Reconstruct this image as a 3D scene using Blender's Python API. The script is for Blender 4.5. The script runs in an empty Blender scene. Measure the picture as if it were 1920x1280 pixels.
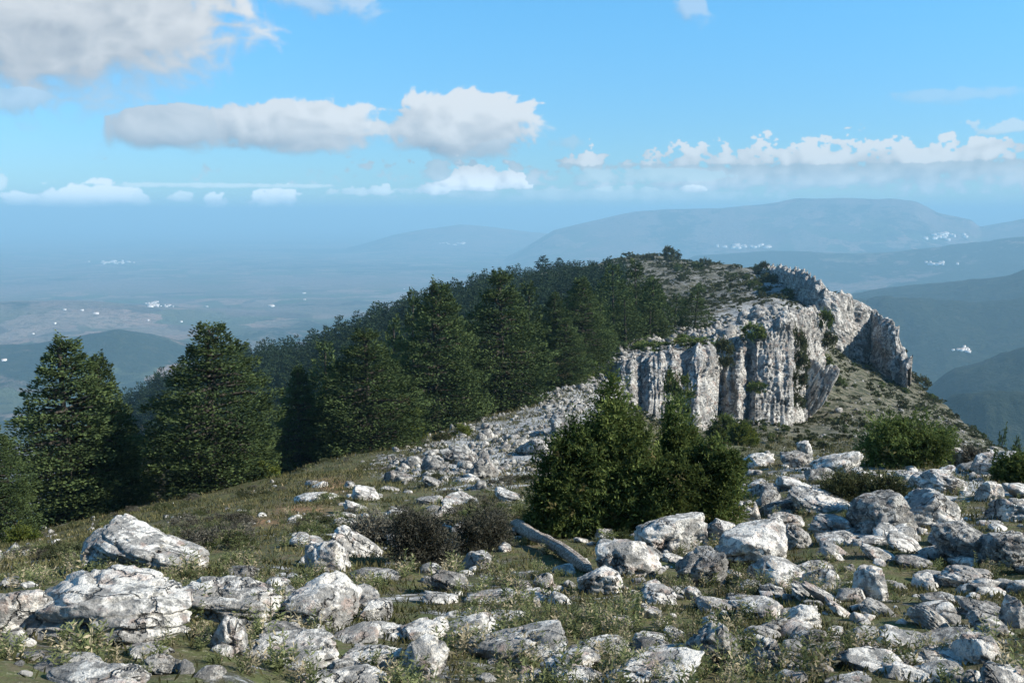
import bpy, math, random
import numpy as np
from mathutils import Vector, Matrix, Euler
from mathutils.bvhtree import BVHTree

S = bpy.context.scene
C = S.collection
PI = math.pi
# ------------------------------------------------------------------ camera
F = 1884.0                      # focal length in photograph pixels (1920 wide)
HOR = 402.0                     # row of the horizon
PITCH = math.atan((640 - HOR) / F)
CP, SP = math.cos(PITCH), math.sin(PITCH)
cam_d = bpy.data.cameras.new('camera')
cam = bpy.data.objects.new('camera', cam_d)
C.objects.link(cam)
cam.location = (0, 0, 0)
cam.rotation_euler = (PI / 2 - PITCH, 0, 0)
cam_d.sensor_width = 36.0
cam_d.lens = 36.0 * F / 1920.0
cam_d.clip_start = 0.1
cam_d.clip_end = 250000.0
S.camera = cam

# ------------------------------------------------------------------ light
SUN_AZ = math.radians(101.0)     # clockwise from the view direction
SUN_EL = math.radians(33.0)
sun_d = bpy.data.lights.new('sun', 'SUN')
sun_d.energy = 5.0
sun_d.angle = math.radians(0.5)
sun_d.color = (1.0, 0.94, 0.84)
sun = bpy.data.objects.new('sun', sun_d)
C.objects.link(sun)
to_sun = Vector((math.sin(SUN_AZ) * math.cos(SUN_EL), math.cos(SUN_AZ) * math.cos(SUN_EL), math.sin(SUN_EL)))
sun.rotation_euler = to_sun.to_track_quat('Z', 'Y').to_euler()
sun.location = (60, 0, 60)
S.view_settings.view_transform = 'Standard'
S.view_settings.look = 'None'
S.view_settings.gamma = 1.0
S.view_settings.use_curve_mapping = False
S.view_settings.exposure = 0.75
TINT_LOW, TINT_HIGH, CLOUD_GAIN = (0.33, 0.50, 0.65), (0.39, 0.83, 0.98), 0.58
S.cycles.use_denoising = True
S.cycles.max_bounces = 5
S.cycles.diffuse_bounces = 2
S.cycles.transmission_bounces = 2
S.cycles.transparent_max_bounces = 6
S.cycles.volume_bounces = 2
S.cycles.use_adaptive_sampling = True
S.cycles.adaptive_threshold = 0.015


def direction(x, y):
    """world direction through photograph pixel x, y"""
    xn = (np.asarray(x, float) - 960) / F
    yn = (640 - np.asarray(y, float)) / F
    return np.stack([xn + 0 * yn, CP + yn * SP, -SP + yn * CP], -1)


def point(x, y, d):
    v = direction(x, y)
    return v * (np.asarray(d, float) / np.hypot(v[..., 0], v[..., 1]))[..., None]


def pixel(P):
    P = np.asarray(P, float)
    dep = P[..., 1] * CP - P[..., 2] * SP
    up = P[..., 1] * SP + P[..., 2] * CP
    dep = np.where(np.abs(dep) < 1e-3, 1e-3, dep)
    return 960 + F * P[..., 0] / dep, 640 - F * up / dep, dep


# ------------------------------------------------------------------ node helper
class NT:
    def __init__(self, tree):
        self.t = tree
        tree.nodes.clear()

    def n(self, kind, **kw):
        nd = self.t.nodes.new(kind)
        for k, v in kw.items():
            setattr(nd, k, v)
        return nd

    def link(self, a, b):
        self.t.links.new(a, b)

    def put(self, sock, v):
        if v is None:
            return
        if isinstance(v, bpy.types.NodeSocket):
            self.link(v, sock)
        else:
            if isinstance(v, tuple) and len(v) == 3 and sock.type == 'RGBA':
                v = v + (1.0,)
            sock.default_value = v

    def m(self, op, a, b=None, c=None, clamp=False):
        nd = self.n('ShaderNodeMath', operation=op, use_clamp=clamp)
        self.put(nd.inputs[0], a)
        self.put(nd.inputs[1], b)
        self.put(nd.inputs[2], c)
        return nd.outputs[0]

    def mr(self, v, a, b, c=0.0, d=1.0, smooth=True):
        nd = self.n('ShaderNodeMapRange')
        nd.interpolation_type = 'SMOOTHSTEP' if smooth else 'LINEAR'
        self.put(nd.inputs['Value'], v)
        for k, q in zip(('From Min', 'From Max', 'To Min', 'To Max'), (a, b, c, d)):
            nd.inputs[k].default_value = q
        return nd.outputs['Result']

    def mix(self, f, a, b, mode='MIX'):
        nd = self.n('ShaderNodeMix', data_type='RGBA', blend_type=mode)
        self.put(nd.inputs[0], f)
        for s, v in ((nd.inputs[6], a), (nd.inputs[7], b)):
            if isinstance(v, (tuple, list)) and len(v) == 3:
                v = tuple(v) + (1.0,)
            self.put(s, v)
        return nd.outputs[2]

    def noise(self, vec, scale, detail=5.0, rough=0.55, dist=0.0, col=False):
        nd = self.n('ShaderNodeTexNoise')
        if vec is not None:
            self.link(vec, nd.inputs['Vector'])
        nd.inputs['Scale'].default_value = scale
        nd.inputs['Detail'].default_value = detail
        nd.inputs['Roughness'].default_value = rough
        nd.inputs['Distortion'].default_value = dist
        return nd.outputs['Color' if col else 'Fac']

    def voro(self, vec, scale, feature='F1', out='Distance', rnd=1.0):
        nd = self.n('ShaderNodeTexVoronoi', feature=feature)
        self.link(vec, nd.inputs['Vector'])
        nd.inputs['Scale'].default_value = scale
        nd.inputs['Randomness'].default_value = rnd
        return nd.outputs[out]

    def vscale(self, vec, s):
        nd = self.n('ShaderNodeMapping')
        self.link(vec, nd.inputs['Vector'])
        nd.inputs['Scale'].default_value = s
        return nd.outputs[0]

    def attr(self, name, out='Fac'):
        return self.n('ShaderNodeAttribute', attribute_name=name).outputs[out]

    def bump(self, h, strength, dist, normal=None):
        nd = self.n('ShaderNodeBump')
        nd.inputs['Strength'].default_value = strength
        nd.inputs['Distance'].default_value = dist
        self.link(h, nd.inputs['Height'])
        if normal is not None:
            self.link(normal, nd.inputs['Normal'])
        return nd.outputs[0]


# ------------------------------------------------------------------ numpy noise
_tab = np.random.RandomState(4).rand(64 ** 3 + 1).astype(np.float32) * 2 - 1


def vnoise(P, seed=0):
    """smooth 3D value noise, -1..1 (from a table; 2D when the last axis has two entries)"""
    Pi = np.floor(P)
    f = (P - Pi).astype(np.float32)
    i = Pi.astype(np.int32)
    u = f * f * (3 - 2 * f)
    x0, y0 = (i[..., 0] + seed * 13) & 63, (i[..., 1] + seed * 29) & 63
    x1, y1 = (x0 + 1) & 63, (y0 + 1) & 63
    X0, X1, Y0, Y1 = x0 << 12, x1 << 12, y0 << 6, y1 << 6
    ux, uy = u[..., 0], u[..., 1]

    def layer(z):
        a = _tab[X0 + Y0 + z]
        a = a + (_tab[X1 + Y0 + z] - a) * ux
        b = _tab[X0 + Y1 + z]
        b = b + (_tab[X1 + Y1 + z] - b) * ux
        return a + (b - a) * uy
    if P.shape[-1] == 2:
        return layer((seed * 7) & 63)
    z0 = (i[..., 2] + seed * 7) & 63
    l0 = layer(z0)
    return l0 + (layer((z0 + 1) & 63) - l0) * u[..., 2]


def fbm(P, octs=4, seed=0, gain=0.5, lac=2.03, ridged=False):
    a, s, tot = 1.0, 0.0, 0.0
    P = np.asarray(P, np.float32 if np.size(P) > 3000000 else float)
    for o in range(octs):
        v = vnoise(P + 17.3 * o, seed + o * 7)
        if ridged:
            v = 1 - 2 * np.abs(v)
        s = s + a * v
        tot += a
        a *= gain
        P = P * lac
    return s / tot


# ------------------------------------------------------------------ world: sky with clouds
CW, CH = 2048, 820                      # cloud map: 90 degrees of azimuth (mirrored round the sky), -3 to 33 degrees of height
AZM, ELM0, ELM1 = math.radians(45), math.radians(-3), math.radians(33)


def azel(x, y):
    v = direction(x, y)
    return math.atan2(v[0], v[1]), math.atan2(v[2], math.hypot(v[0], v[1]))


cu, ce = np.meshgrid((np.arange(CW) + 0.5) / CW * 2 * AZM - AZM, (np.arange(CH) + 0.5) / CH * (ELM1 - ELM0) + ELM0)
hpix = np.clip(ce, 0.004, 1)
cpos = np.stack([cu, ce * 1.5], -1).astype(np.float32)
warp = fbm(cpos * 14, 2, 301), fbm(cpos * 14, 2, 302)
cposw = cpos + 0.018 * np.stack([warp[0], warp[1]], -1)
nA = fbm(cposw * 11, 6, 305, 0.52)
nB = fbm(cposw * 34, 5, 306, 0.55)
nP = fbm(cposw * 55, 4, 307, 0.5, ridged=True)
nS = fbm(cpos * 130, 3, 309, 0.6)
field = np.full((CH, CW), -1.0)
white = np.zeros((CH, CW))               # how bright each cloud is as a whole
opac = np.zeros((CH, CW))
soft = np.full((CH, CW), 0.5)
topv = np.zeros((CH, CW))


def cloud(x, y, rx, ry, dens, br, sf=0.5, flat=0.0, amp=0.8, small=False):
    a0, e0 = azel(x, y)
    du = (cu - a0) / (rx / F)
    dv = (ce - e0) / (ry / F)
    dv = np.where(dv < 0, dv * (1 + flat), dv)
    n = (0.40 * nA + 0.9 * nB + 0.6 * nP + 0.95 * nS - 0.12) if small else (0.95 * nA + 0.75 * nB + 0.55 * nP - 0.05)
    sf = sf * 0.8
    f = 1 - np.sqrt(du * du + dv * dv) + amp * n
    better = f > field
    field[better] = f[better]
    k = np.clip(f / sf + 0.3, 0, 1)
    use = better & (f > -0.3)
    white[use] = br
    opac[use] = dens
    topv[use] = (np.clip(dv, -1, 1) + 0.35 * np.clip(du, -1, 1))[use]
    soft[use] = (sf * np.clip(0.75 - 0.75 * dv, 0.3, 1.5))[use]


cloud(1750, 322, 900, 48, 0.80, 0.20, 0.9, 0.0, 0.7, True)
cloud(1100, 368, 420, 16, 0.45, 0.2, 0.9, 0.0, 0.7, True)
cloud(1640, 298, 600, 30, 0.92, 0.9, 0.5, 0.5, 0.9, True)
cloud(1250, 330, 280, 24, 0.45, 0.6, 0.7, 0.4, 0.8, True)
cloud(1300, 355, 36, 14, 0.8, 1.0, 0.6, 0.5, 0.7, True)
cloud(1180, 357, 70, 12, 0.45, 0.8, 0.8, 0.4, 0.8, True)
cloud(1890, 243, 60, 14, 0.5, 0.9, 0.8, 0.3, 0.8, True)
cloud(1800, 178, 120, 16, 0.25, 0.6, 1.2, 0.0, 0.9)
cloud(1285, 18, 34, 22, 0.40, 0.7, 1.0, 0.0, 0.9)
cloud(595, 8, 100, 38, 0.5, 0.7, 1.0, 0.0, 0.8)
cloud(90, 30, 380, 190, 1.0, 0.74, 0.7, 0.0, 0.33)
cloud(20, 190, 130, 34, 0.6, 0.4, 0.9, 0.0, 0.6)
cloud(330, 248, 150, 58, 0.92, 0.5, 0.6, 0.6, 0.42)
cloud(520, 250, 215, 64, 0.95, 0.75, 0.6, 0.7, 0.40)
cloud(605, 242, 110, 62, 0.95, 0.95, 0.6, 0.7, 0.36)
cloud(875, 250, 150, 66, 0.95, 0.85, 0.55, 0.2, 0.40)
cloud(930, 275, 90, 36, 0.85, 0.6, 0.7, 0.2, 0.6)
cloud(1060, 272, 44, 16, 0.35, 0.3, 1.0, 0.0, 0.8)
cloud(820, 325, 40, 26, 0.7, 0.35, 0.7, 0.2, 0.6, True)
cloud(905, 345, 120, 38, 0.98, 1.15, 0.35, 1.2, 0.5, True)
cloud(815, 360, 40, 18, 0.85, 1.0, 0.5, 1.0, 0.5, True)
for (x, y, rx, ry, dn) in ((50, 378, 46, 20, .8), (90, 366, 22, 18, .8), (145, 378, 44, 26, .85), (205, 374, 42, 27, .85), (262, 378, 18, 16, .7),
                           (342, 374, 20, 12, .6), (404, 386, 22, 22, .85), (515, 378, 46, 28, .85), (660, 362, 46, 14, .5), (705, 361, 34, 17, .6), (0, 345, 16, 26, .5)):
    cloud(x, y, rx * 1.1, ry * 1.1, dn, 0.95, 0.5, 1.2, 0.55, True)
cloud(430, 349, 270, 5, 0.42, 1.0, 1.0, 0, 0.4, True)
hi = fbm(cpos * np.array([3.2, 5], np.float32), 5, 311)   # more of the same broken cloud higher up
hf = (hi - 0.12) * 2.2 + np.clip((ce - 0.30) / 0.15, -2, 0) * 1.0
b_ = hf > field
field[b_] = hf[b_]
white[b_] = 0.75
opac[b_] = 0.85
al = np.clip(field / soft, 0, 1)
al = al * al * (3 - 2 * al) * opac
# shade from the cloud's own thickness towards the light (right and above) and a grey base
fs = np.clip(field, -0.2, 1.2)
for _ in range(3):
    fs = (fs + np.roll(fs, 3, 0) + np.roll(fs, -3, 0) + np.roll(fs, 3, 1) + np.roll(fs, -3, 1)) / 5
sx, sy = int(0.012 / (2 * AZM) * CW), int(0.014 / (ELM1 - ELM0) * CH)
towards = np.roll(np.roll(fs, -sx, 1), -sy, 0)
below = np.roll(fs, 2 * sy, 0)
shade = np.clip(0.60 + 0.34 * topv + 0.55 * (fs - towards) + 0.26 * nB + 0.18 * nA + 0.14 * nP + 0.30 * nS * np.clip((0.06 - ce) / 0.03, 0, 1), 0, 1.1)
shade = np.clip(shade * (0.45 + 0.62 * white) + 0.15 * (white - 0.5), 0, 1.15)
lo_c = np.array([0.30, 0.38, 0.48])
hi_c = np.array([0.80, 0.84, 0.88])
crgb = lo_c + (hi_c - lo_c) * shade[..., None]
crgb = crgb * (1 + 0.85 * np.clip((math.radians(2.6) - ce) / math.radians(1.6), 0, 1))[..., None]      # distant ones are thick and fully sunlit
img = bpy.data.images.new('cloud_map', CW, CH, alpha=True, float_buffer=True)
img.colorspace_settings.name = 'Non-Color'
img.alpha_mode = 'CHANNEL_PACKED'
img.pixels.foreach_set(np.concatenate([crgb, al[..., None]], -1).astype(np.float32).ravel())
img.update()
img.pack()
world = bpy.data.worlds.new('World')
S.world = world
world.use_nodes = True
w = NT(world.node_tree)
sky = w.n('ShaderNodeTexSky', sky_type='NISHITA')
sky.sun_disc = False
sky.sun_elevation = SUN_EL
sky.sun_rotation = SUN_AZ
sky.altitude = 1500
sky.air_density = 1.0
sky.dust_density = 0.3
sky.ozone_density = 1.5
SKY_STRENGTH = 0.13
tc = w.n('ShaderNodeTexCoord')
sep = w.n('ShaderNodeSeparateXYZ')
w.link(tc.outputs['Generated'], sep.inputs[0])
AZ = w.m('ARCTAN2', sep.outputs[0], sep.outputs[1])
EL = w.m('ARCSINE', sep.outputs[2])
comb = w.n('ShaderNodeCombineXYZ')
w.link(w.m('ADD', w.m('DIVIDE', AZ, 2 * AZM), 0.5), comb.inputs[0])
w.link(w.m('DIVIDE', w.m('SUBTRACT', EL, ELM0), ELM1 - ELM0), comb.inputs[1])
ct = w.n('ShaderNodeTexImage', extension='MIRROR', interpolation='Cubic')
ct.image = img
w.link(comb.outputs[0], ct.inputs['Vector'])
cover = w.m('MULTIPLY', ct.outputs['Alpha'], w.mr(EL, math.radians(-2), math.radians(0)))
cover = w.m('MULTIPLY', cover, w.mr(EL, math.radians(32.5), math.radians(27)))
tint = w.mix(w.mr(EL, 0.0, 0.26), TINT_LOW, TINT_HIGH)
col = w.mix(1.0, sky.outputs[0], tint, 'MULTIPLY')
lift = w.n('ShaderNodeVectorMath', operation='SCALE')
w.link(ct.outputs['Color'], lift.inputs[0])
lift.inputs['Scale'].default_value = CLOUD_GAIN / SKY_STRENGTH
col = w.mix(cover, col, lift.outputs[0])
bg = w.n('ShaderNodeBackground')
w.link(col, bg.inputs['Color'])
bg.inputs['Strength'].default_value = SKY_STRENGTH
wo = w.n('ShaderNodeOutputWorld')
w.link(bg.outputs[0], wo.inputs[0])


# ------------------------------------------------------------------ object helpers
def mesh_from(name, V, faces, mats=(), smooth=True, attrs=None):
    """V (n,3); faces (m,3) or (m,4) array; attrs: dict of per-vertex floats"""
    me = bpy.data.meshes.new(name)
    V = np.ascontiguousarray(V, dtype=np.float32)
    faces = np.ascontiguousarray(faces, dtype=np.int32)
    k = faces.shape[1]
    me.vertices.add(len(V))
    me.vertices.foreach_set('co', V.ravel())
    me.loops.add(faces.size)
    me.loops.foreach_set('vertex_index', faces.ravel())
    me.polygons.add(len(faces))
    me.polygons.foreach_set('loop_start', np.arange(0, faces.size, k, dtype=np.int32))
    me.polygons.foreach_set('loop_total', np.full(len(faces), k, dtype=np.int32))
    if smooth:
        me.polygons.foreach_set('use_smooth', np.ones(len(faces), dtype=bool))
    me.update(calc_edges=True)
    for m_ in mats:
        me.materials.append(m_)
    for k_, v_ in (attrs or {}).items():
        a = me.attributes.new(k_, 'FLOAT', 'POINT')
        a.data.foreach_set('value', np.ascontiguousarray(v_, dtype=np.float32))
    return me


def put(name, me, loc=(0, 0, 0), rot=(0, 0, 0), scale=(1, 1, 1), parent=None, label=None, cat=None, group=None, kind=None):
    o = bpy.data.objects.new(name, me)
    C.objects.link(o)
    o.location = loc
    o.rotation_euler = rot
    o.scale = scale
    if parent is not None:
        o.parent = parent
    if label:
        o['label'] = label
    if cat:
        o['category'] = cat
    if group:
        o['group'] = group
    if kind:
        o['kind'] = kind
    return o


def grid_faces(nu, nv, wrap=False):
    i = np.arange(nu if wrap else nu - 1)[:, None]
    j = np.arange(nv - 1)[None, :]
    i2 = (i + 1) % nu
    return np.stack([i * nv + j + 0 * i, i2 * nv + j, i2 * nv + j + 1, i * nv + j + 1], -1).reshape(-1, 4)


_ico = {}


def ico(sub):
    if sub in _ico:
        return _ico[sub]
    import bmesh
    bm = bmesh.new()
    bmesh.ops.create_icosphere(bm, subdivisions=sub, radius=1.0)
    V = np.array([v.co[:] for v in bm.verts])
    Fc = np.array([[v.index for v in f.verts] for f in bm.faces])
    bm.free()
    _ico[sub] = (V, Fc)
    return _ico[sub]


# ------------------------------------------------------------------ materials
def new_mat(name):
    m_ = bpy.data.materials.new(name)
    m_.use_nodes = True
    return m_, NT(m_.node_tree)


def finish(t, color, rough=0.9, normal=None, spec=0.2):
    b = t.n('ShaderNodeBsdfPrincipled')
    t.put(b.inputs['Base Color'], color)
    t.put(b.inputs['Roughness'], rough)
    b.inputs['Specular IOR Level'].default_value = spec
    if normal is not None:
        t.link(normal, b.inputs['Normal'])
    o = t.n('ShaderNodeOutputMaterial')
    t.link(b.outputs[0], o.inputs[0])


def limestone(name, scale=1.0, bright=1.0, ochre=0.25, dark=0.5, bumpd=0.02, streak=False):
    """weathered grey limestone: broad white crusts, bluish grey faces, black pits and specks, a rosy stain here and there"""
    m_, t = new_mat(name)
    v = t.n('ShaderNodeNewGeometry').outputs['Position']
    v2 = t.vscale(v, (1.0, 1.0, 0.42)) if streak else v
    s = scale
    a = t.noise(v2, 1.9 * s, 8, 0.62, 0.5)
    b = t.noise(v2, 6.0 * s, 8, 0.68, 0.3)
    c = t.noise(v, 22.0 * s, 6, 0.7, 0.3)
    d = t.noise(v, 75.0 * s, 4, 0.7)
    k = bright
    mixed = t.m('ADD', t.m('MULTIPLY', a, 0.6), t.m('MULTIPLY', b, 0.4))
    base = t.mix(t.mr(b, 0.35, 0.65), (0.235 * k, 0.23 * k, 0.215 * k), (0.42 * k, 0.40 * k, 0.365 * k))
    base = t.mix(t.m('MULTIPLY', t.mr(mixed, 0.492, 0.532), 0.92), base, (0.73 * k, 0.70 * k, 0.635 * k))
    base = t.mix(t.m('MULTIPLY', t.mr(t.noise(v2, 3.3 * s, 5, 0.6, 0.3), 0.54, 0.66), ochre), base, (0.46 * k, 0.30 * k, 0.23 * k))
    base = t.mix(t.m('MULTIPLY', t.mr(t.noise(v, 4.3 * s, 6, 0.7, 0.5), 0.54, 0.62), dark), base, (0.075, 0.08, 0.08))
    base = t.mix(t.m('MULTIPLY', t.mr(c, 0.56, 0.63), 0.8 * dark + 0.15), base, (0.05, 0.052, 0.05))
    base = t.mix(t.m('MULTIPLY', t.mr(d, 0.56, 0.66), 0.5), base, (0.15, 0.15, 0.14))
    h = t.m('ADD', t.m('MULTIPLY', a, 0.8), t.m('ADD', t.m('MULTIPLY', b, 0.9), t.m('ADD', t.m('MULTIPLY', c, 0.45), t.m('MULTIPLY', d, 0.12))))
    pit = t.mr(t.voro(v, 9.0 * s), 0.08, 0.35)
    h = t.m('ADD', h, t.m('MULTIPLY', pit, 0.25))
    base = t.mix(t.m('MULTIPLY', t.m('SUBTRACT', 1.0, pit), 0.5 * dark), base, (0.06, 0.06, 0.06))
    wv = t.n('ShaderNodeVectorMath', operation='MULTIPLY_ADD')
    t.link(t.noise(v, 3.0 * s, 4, 0.6, 0, True), wv.inputs[0])
    wv.inputs[1].default_value = (0.5 / s, 0.5 / s, 0.5 / s)
    t.link(v, wv.inputs[2])
    crk = t.mr(t.voro(wv.outputs[0], 1.6 * s, 'DISTANCE_TO_EDGE'), 0.0, 0.035)
    crk = t.m('MAXIMUM', crk, t.mr(t.noise(v, 1.3 * s, 3), 0.47, 0.55))
    h = t.m('ADD', h, t.m('MULTIPLY', crk, 0.9))
    base = t.mix(t.m('MULTIPLY', t.m('SUBTRACT', 1.0, crk), 0.8), base, (0.05, 0.05, 0.048))
    if streak:
        fl = t.noise(t.vscale(v, (1.0, 1.0, 0.16)), 9.0 * s, 4, 0.6)
        h = t.m('ADD', h, t.m('MULTIPLY', fl, 0.6))
        base = t.mix(t.m('MULTIPLY', t.mr(fl, 0.57, 0.68), 0.45), base, (0.12, 0.125, 0.12))
    nrm = t.bump(h, 1.0, bumpd)
    finish(t, base, 0.92, nrm, 0.15)
    return m_


M = {}
M['rock'] = limestone('limestone_near', 1.5, 1.12, 0.45, 0.40, 0.07)
M['rock_dark'] = limestone('limestone_dark', 1.8, 0.72, 0.25, 0.95, 0.07)
M['rubble'] = limestone('limestone_rubble', 0.7, 0.68, 0.3, 0.75, 0.10)
M['cliff'] = limestone('limestone_cliff', 0.34, 0.98, 0.5, 0.5, 0.5, streak=True)


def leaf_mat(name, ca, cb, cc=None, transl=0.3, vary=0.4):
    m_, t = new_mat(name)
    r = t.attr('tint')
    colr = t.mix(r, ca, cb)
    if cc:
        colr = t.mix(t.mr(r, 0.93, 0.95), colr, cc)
    oi = t.n('ShaderNodeObjectInfo')
    pos = t.n('ShaderNodeNewGeometry').outputs['Position']
    f = t.mr(t.noise(pos, 0.9, 3, 0.6), 0.3, 0.7, 1 - vary, 1 + vary)
    f = t.m('MULTIPLY', f, t.mr(oi.outputs['Random'], 0, 1, 0.82, 1.15, False))
    g = t.n('ShaderNodeVectorMath', operation='SCALE')
    t.link(colr, g.inputs[0])
    t.link(f, g.inputs['Scale'])
    a = t.n('ShaderNodeBsdfDiffuse')
    t.link(g.outputs[0], a.inputs[0])
    b = t.n('ShaderNodeBsdfTranslucent')
    t.link(g.outputs[0], b.inputs[0])
    mx = t.n('ShaderNodeMixShader')
    mx.inputs[0].default_value = transl
    t.link(a.outputs[0], mx.inputs[1])
    t.link(b.outputs[0], mx.inputs[2])
    o = t.n('ShaderNodeOutputMaterial')
    t.link(mx.outputs[0], o.inputs[0])
    return m_


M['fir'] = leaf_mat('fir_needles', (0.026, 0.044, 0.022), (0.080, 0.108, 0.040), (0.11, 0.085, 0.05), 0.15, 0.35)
M['fir_far'] = leaf_mat('fir_needles_far', (0.014, 0.027, 0.017), (0.038, 0.058, 0.028), None, 0.1, 0.3)
M['bush'] = leaf_mat('juniper_needles', (0.038, 0.062, 0.020), (0.155, 0.190, 0.058), (0.16, 0.14, 0.06), 0.30, 0.35)
M['bush_yellow'] = leaf_mat('yellow_green_leaves', (0.07, 0.095, 0.02), (0.16, 0.18, 0.045), None, 0.3, 0.3)
M['scrub'] = leaf_mat('scrub_leaves', (0.045, 0.055, 0.028), (0.10, 0.105, 0.05), (0.13, 0.10, 0.07), 0.25, 0.4)
M['dry'] = leaf_mat('dry_twigs', (0.070, 0.066, 0.050), (0.15, 0.14, 0.11), None, 0.15, 0.4)
M['dead'] = leaf_mat('dark_dead_twigs', (0.025, 0.026, 0.018), (0.085, 0.080, 0.062), None, 0.1, 0.4)
M['herb'] = leaf_mat('greygreen_herb', (0.060, 0.078, 0.032), (0.19, 0.205, 0.095), (0.34, 0.29, 0.19), 0.3, 0.35)
M['grass'] = leaf_mat('grass_blades', (0.055, 0.058, 0.024), (0.165, 0.148, 0.072), (0.27, 0.21, 0.12), 0.3, 0.4)


def bark(name, c1, c2):
    m_, t = new_mat(name)
    v = t.vscale(t.n('ShaderNodeTexCoord').outputs['Object'], (1, 1, 0.2))
    a = t.noise(v, 9, 6, 0.65)
    finish(t, t.mix(t.mr(a, 0.3, 0.7), c1, c2), 0.95, t.bump(a, 0.8, 0.04), 0.1)
    return m_


M['bark'] = bark('fir_bark', (0.032, 0.027, 0.023), (0.085, 0.075, 0.062))


def ground_material():
    m_, t = new_mat('mountain_soil_and_turf')
    v = t.n('ShaderNodeNewGeometry').outputs['Position']
    rocky, red, dist = t.attr('rocky'), t.attr('red'), t.attr('dist')
    a = t.noise(v, 0.9, 8, 0.65, 0.3)
    b = t.noise(v, 5.0, 8, 0.7)
    c = t.noise(v, 24.0, 5, 0.7)
    g = t.mix(t.mr(a, 0.35, 0.65), (0.055, 0.060, 0.026), (0.125, 0.105, 0.060))
    g = t.mix(t.mr(b, 0.42, 0.62), g, (0.085, 0.10, 0.038))
    g = t.mix(t.m('MULTIPLY', t.mr(t.noise(v, 2.3, 6, 0.7), 0.52, 0.66), 0.6), g, (0.15, 0.115, 0.085))
    g = t.mix(t.m('MULTIPLY', t.mr(c, 0.55, 0.68), 0.6), g, (0.30, 0.28, 0.20))
    g = t.mix(t.m('MULTIPLY', red, t.mr(b, 0.35, 0.6)), g, (0.36, 0.20, 0.105))
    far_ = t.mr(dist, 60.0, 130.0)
    sc1 = t.voro(v, 0.75, rnd=1.0)
    scrub_ = t.m('MULTIPLY', t.mr(t.m('ADD', t.m('MULTIPLY', sc1, 0.5), t.m('MULTIPLY', t.noise(v, 1.4, 6, 0.7), 0.6)), 0.62, 0.48), far_)
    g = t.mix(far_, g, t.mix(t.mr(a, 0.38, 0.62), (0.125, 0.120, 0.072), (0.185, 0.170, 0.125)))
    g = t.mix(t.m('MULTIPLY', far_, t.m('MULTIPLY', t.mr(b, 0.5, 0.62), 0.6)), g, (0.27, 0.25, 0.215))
    g = t.mix(t.m('MULTIPLY', scrub_, 0.85), g, (0.050, 0.058, 0.034))
    # bare stone between the turf
    n2 = t.noise(v, 1.6, 10, 0.72, 0.6)
    n3 = t.noise(v, 0.35, 8, 0.68)
    sel = t.m('ADD', t.m('MULTIPLY', n2, 0.55), t.m('MULTIPLY', n3, 0.45))
    th = t.m('SUBTRACT', 0.66, t.m('MULTIPLY', rocky, 0.34))
    k = t.mr(t.m('SUBTRACT', sel, th), -0.01, 0.035)
    st = t.mix(t.mr(b, 0.35, 0.65), (0.26, 0.262, 0.255), (0.56, 0.555, 0.53))
    st = t.mix(t.m('MULTIPLY', t.mr(c, 0.52, 0.64), 0.6), st, (0.10, 0.10, 0.10))
    colr = t.mix(k, g, st)
    h = t.m('ADD', t.m('MULTIPLY', k, 0.5), t.m('ADD', t.m('MULTIPLY', a, 0.5), t.m('ADD', t.m('MULTIPLY', b, 0.35), t.m('MULTIPLY', c, 0.12))))
    # relief reaches as far as the turf is coarse
    bd = t.m('MINIMUM', t.m('ADD', 0.05, t.m('MULTIPLY', dist, 0.004)), 1.0)
    nd = t.n('ShaderNodeBump')
    nd.inputs['Strength'].default_value = 1.0
    t.link(bd, nd.inputs['Distance'])
    t.link(h, nd.inputs['Height'])
    finish(t, colr, 0.95, nd.outputs[0], 0.1)
    return m_


M['ground'] = ground_material()

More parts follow.
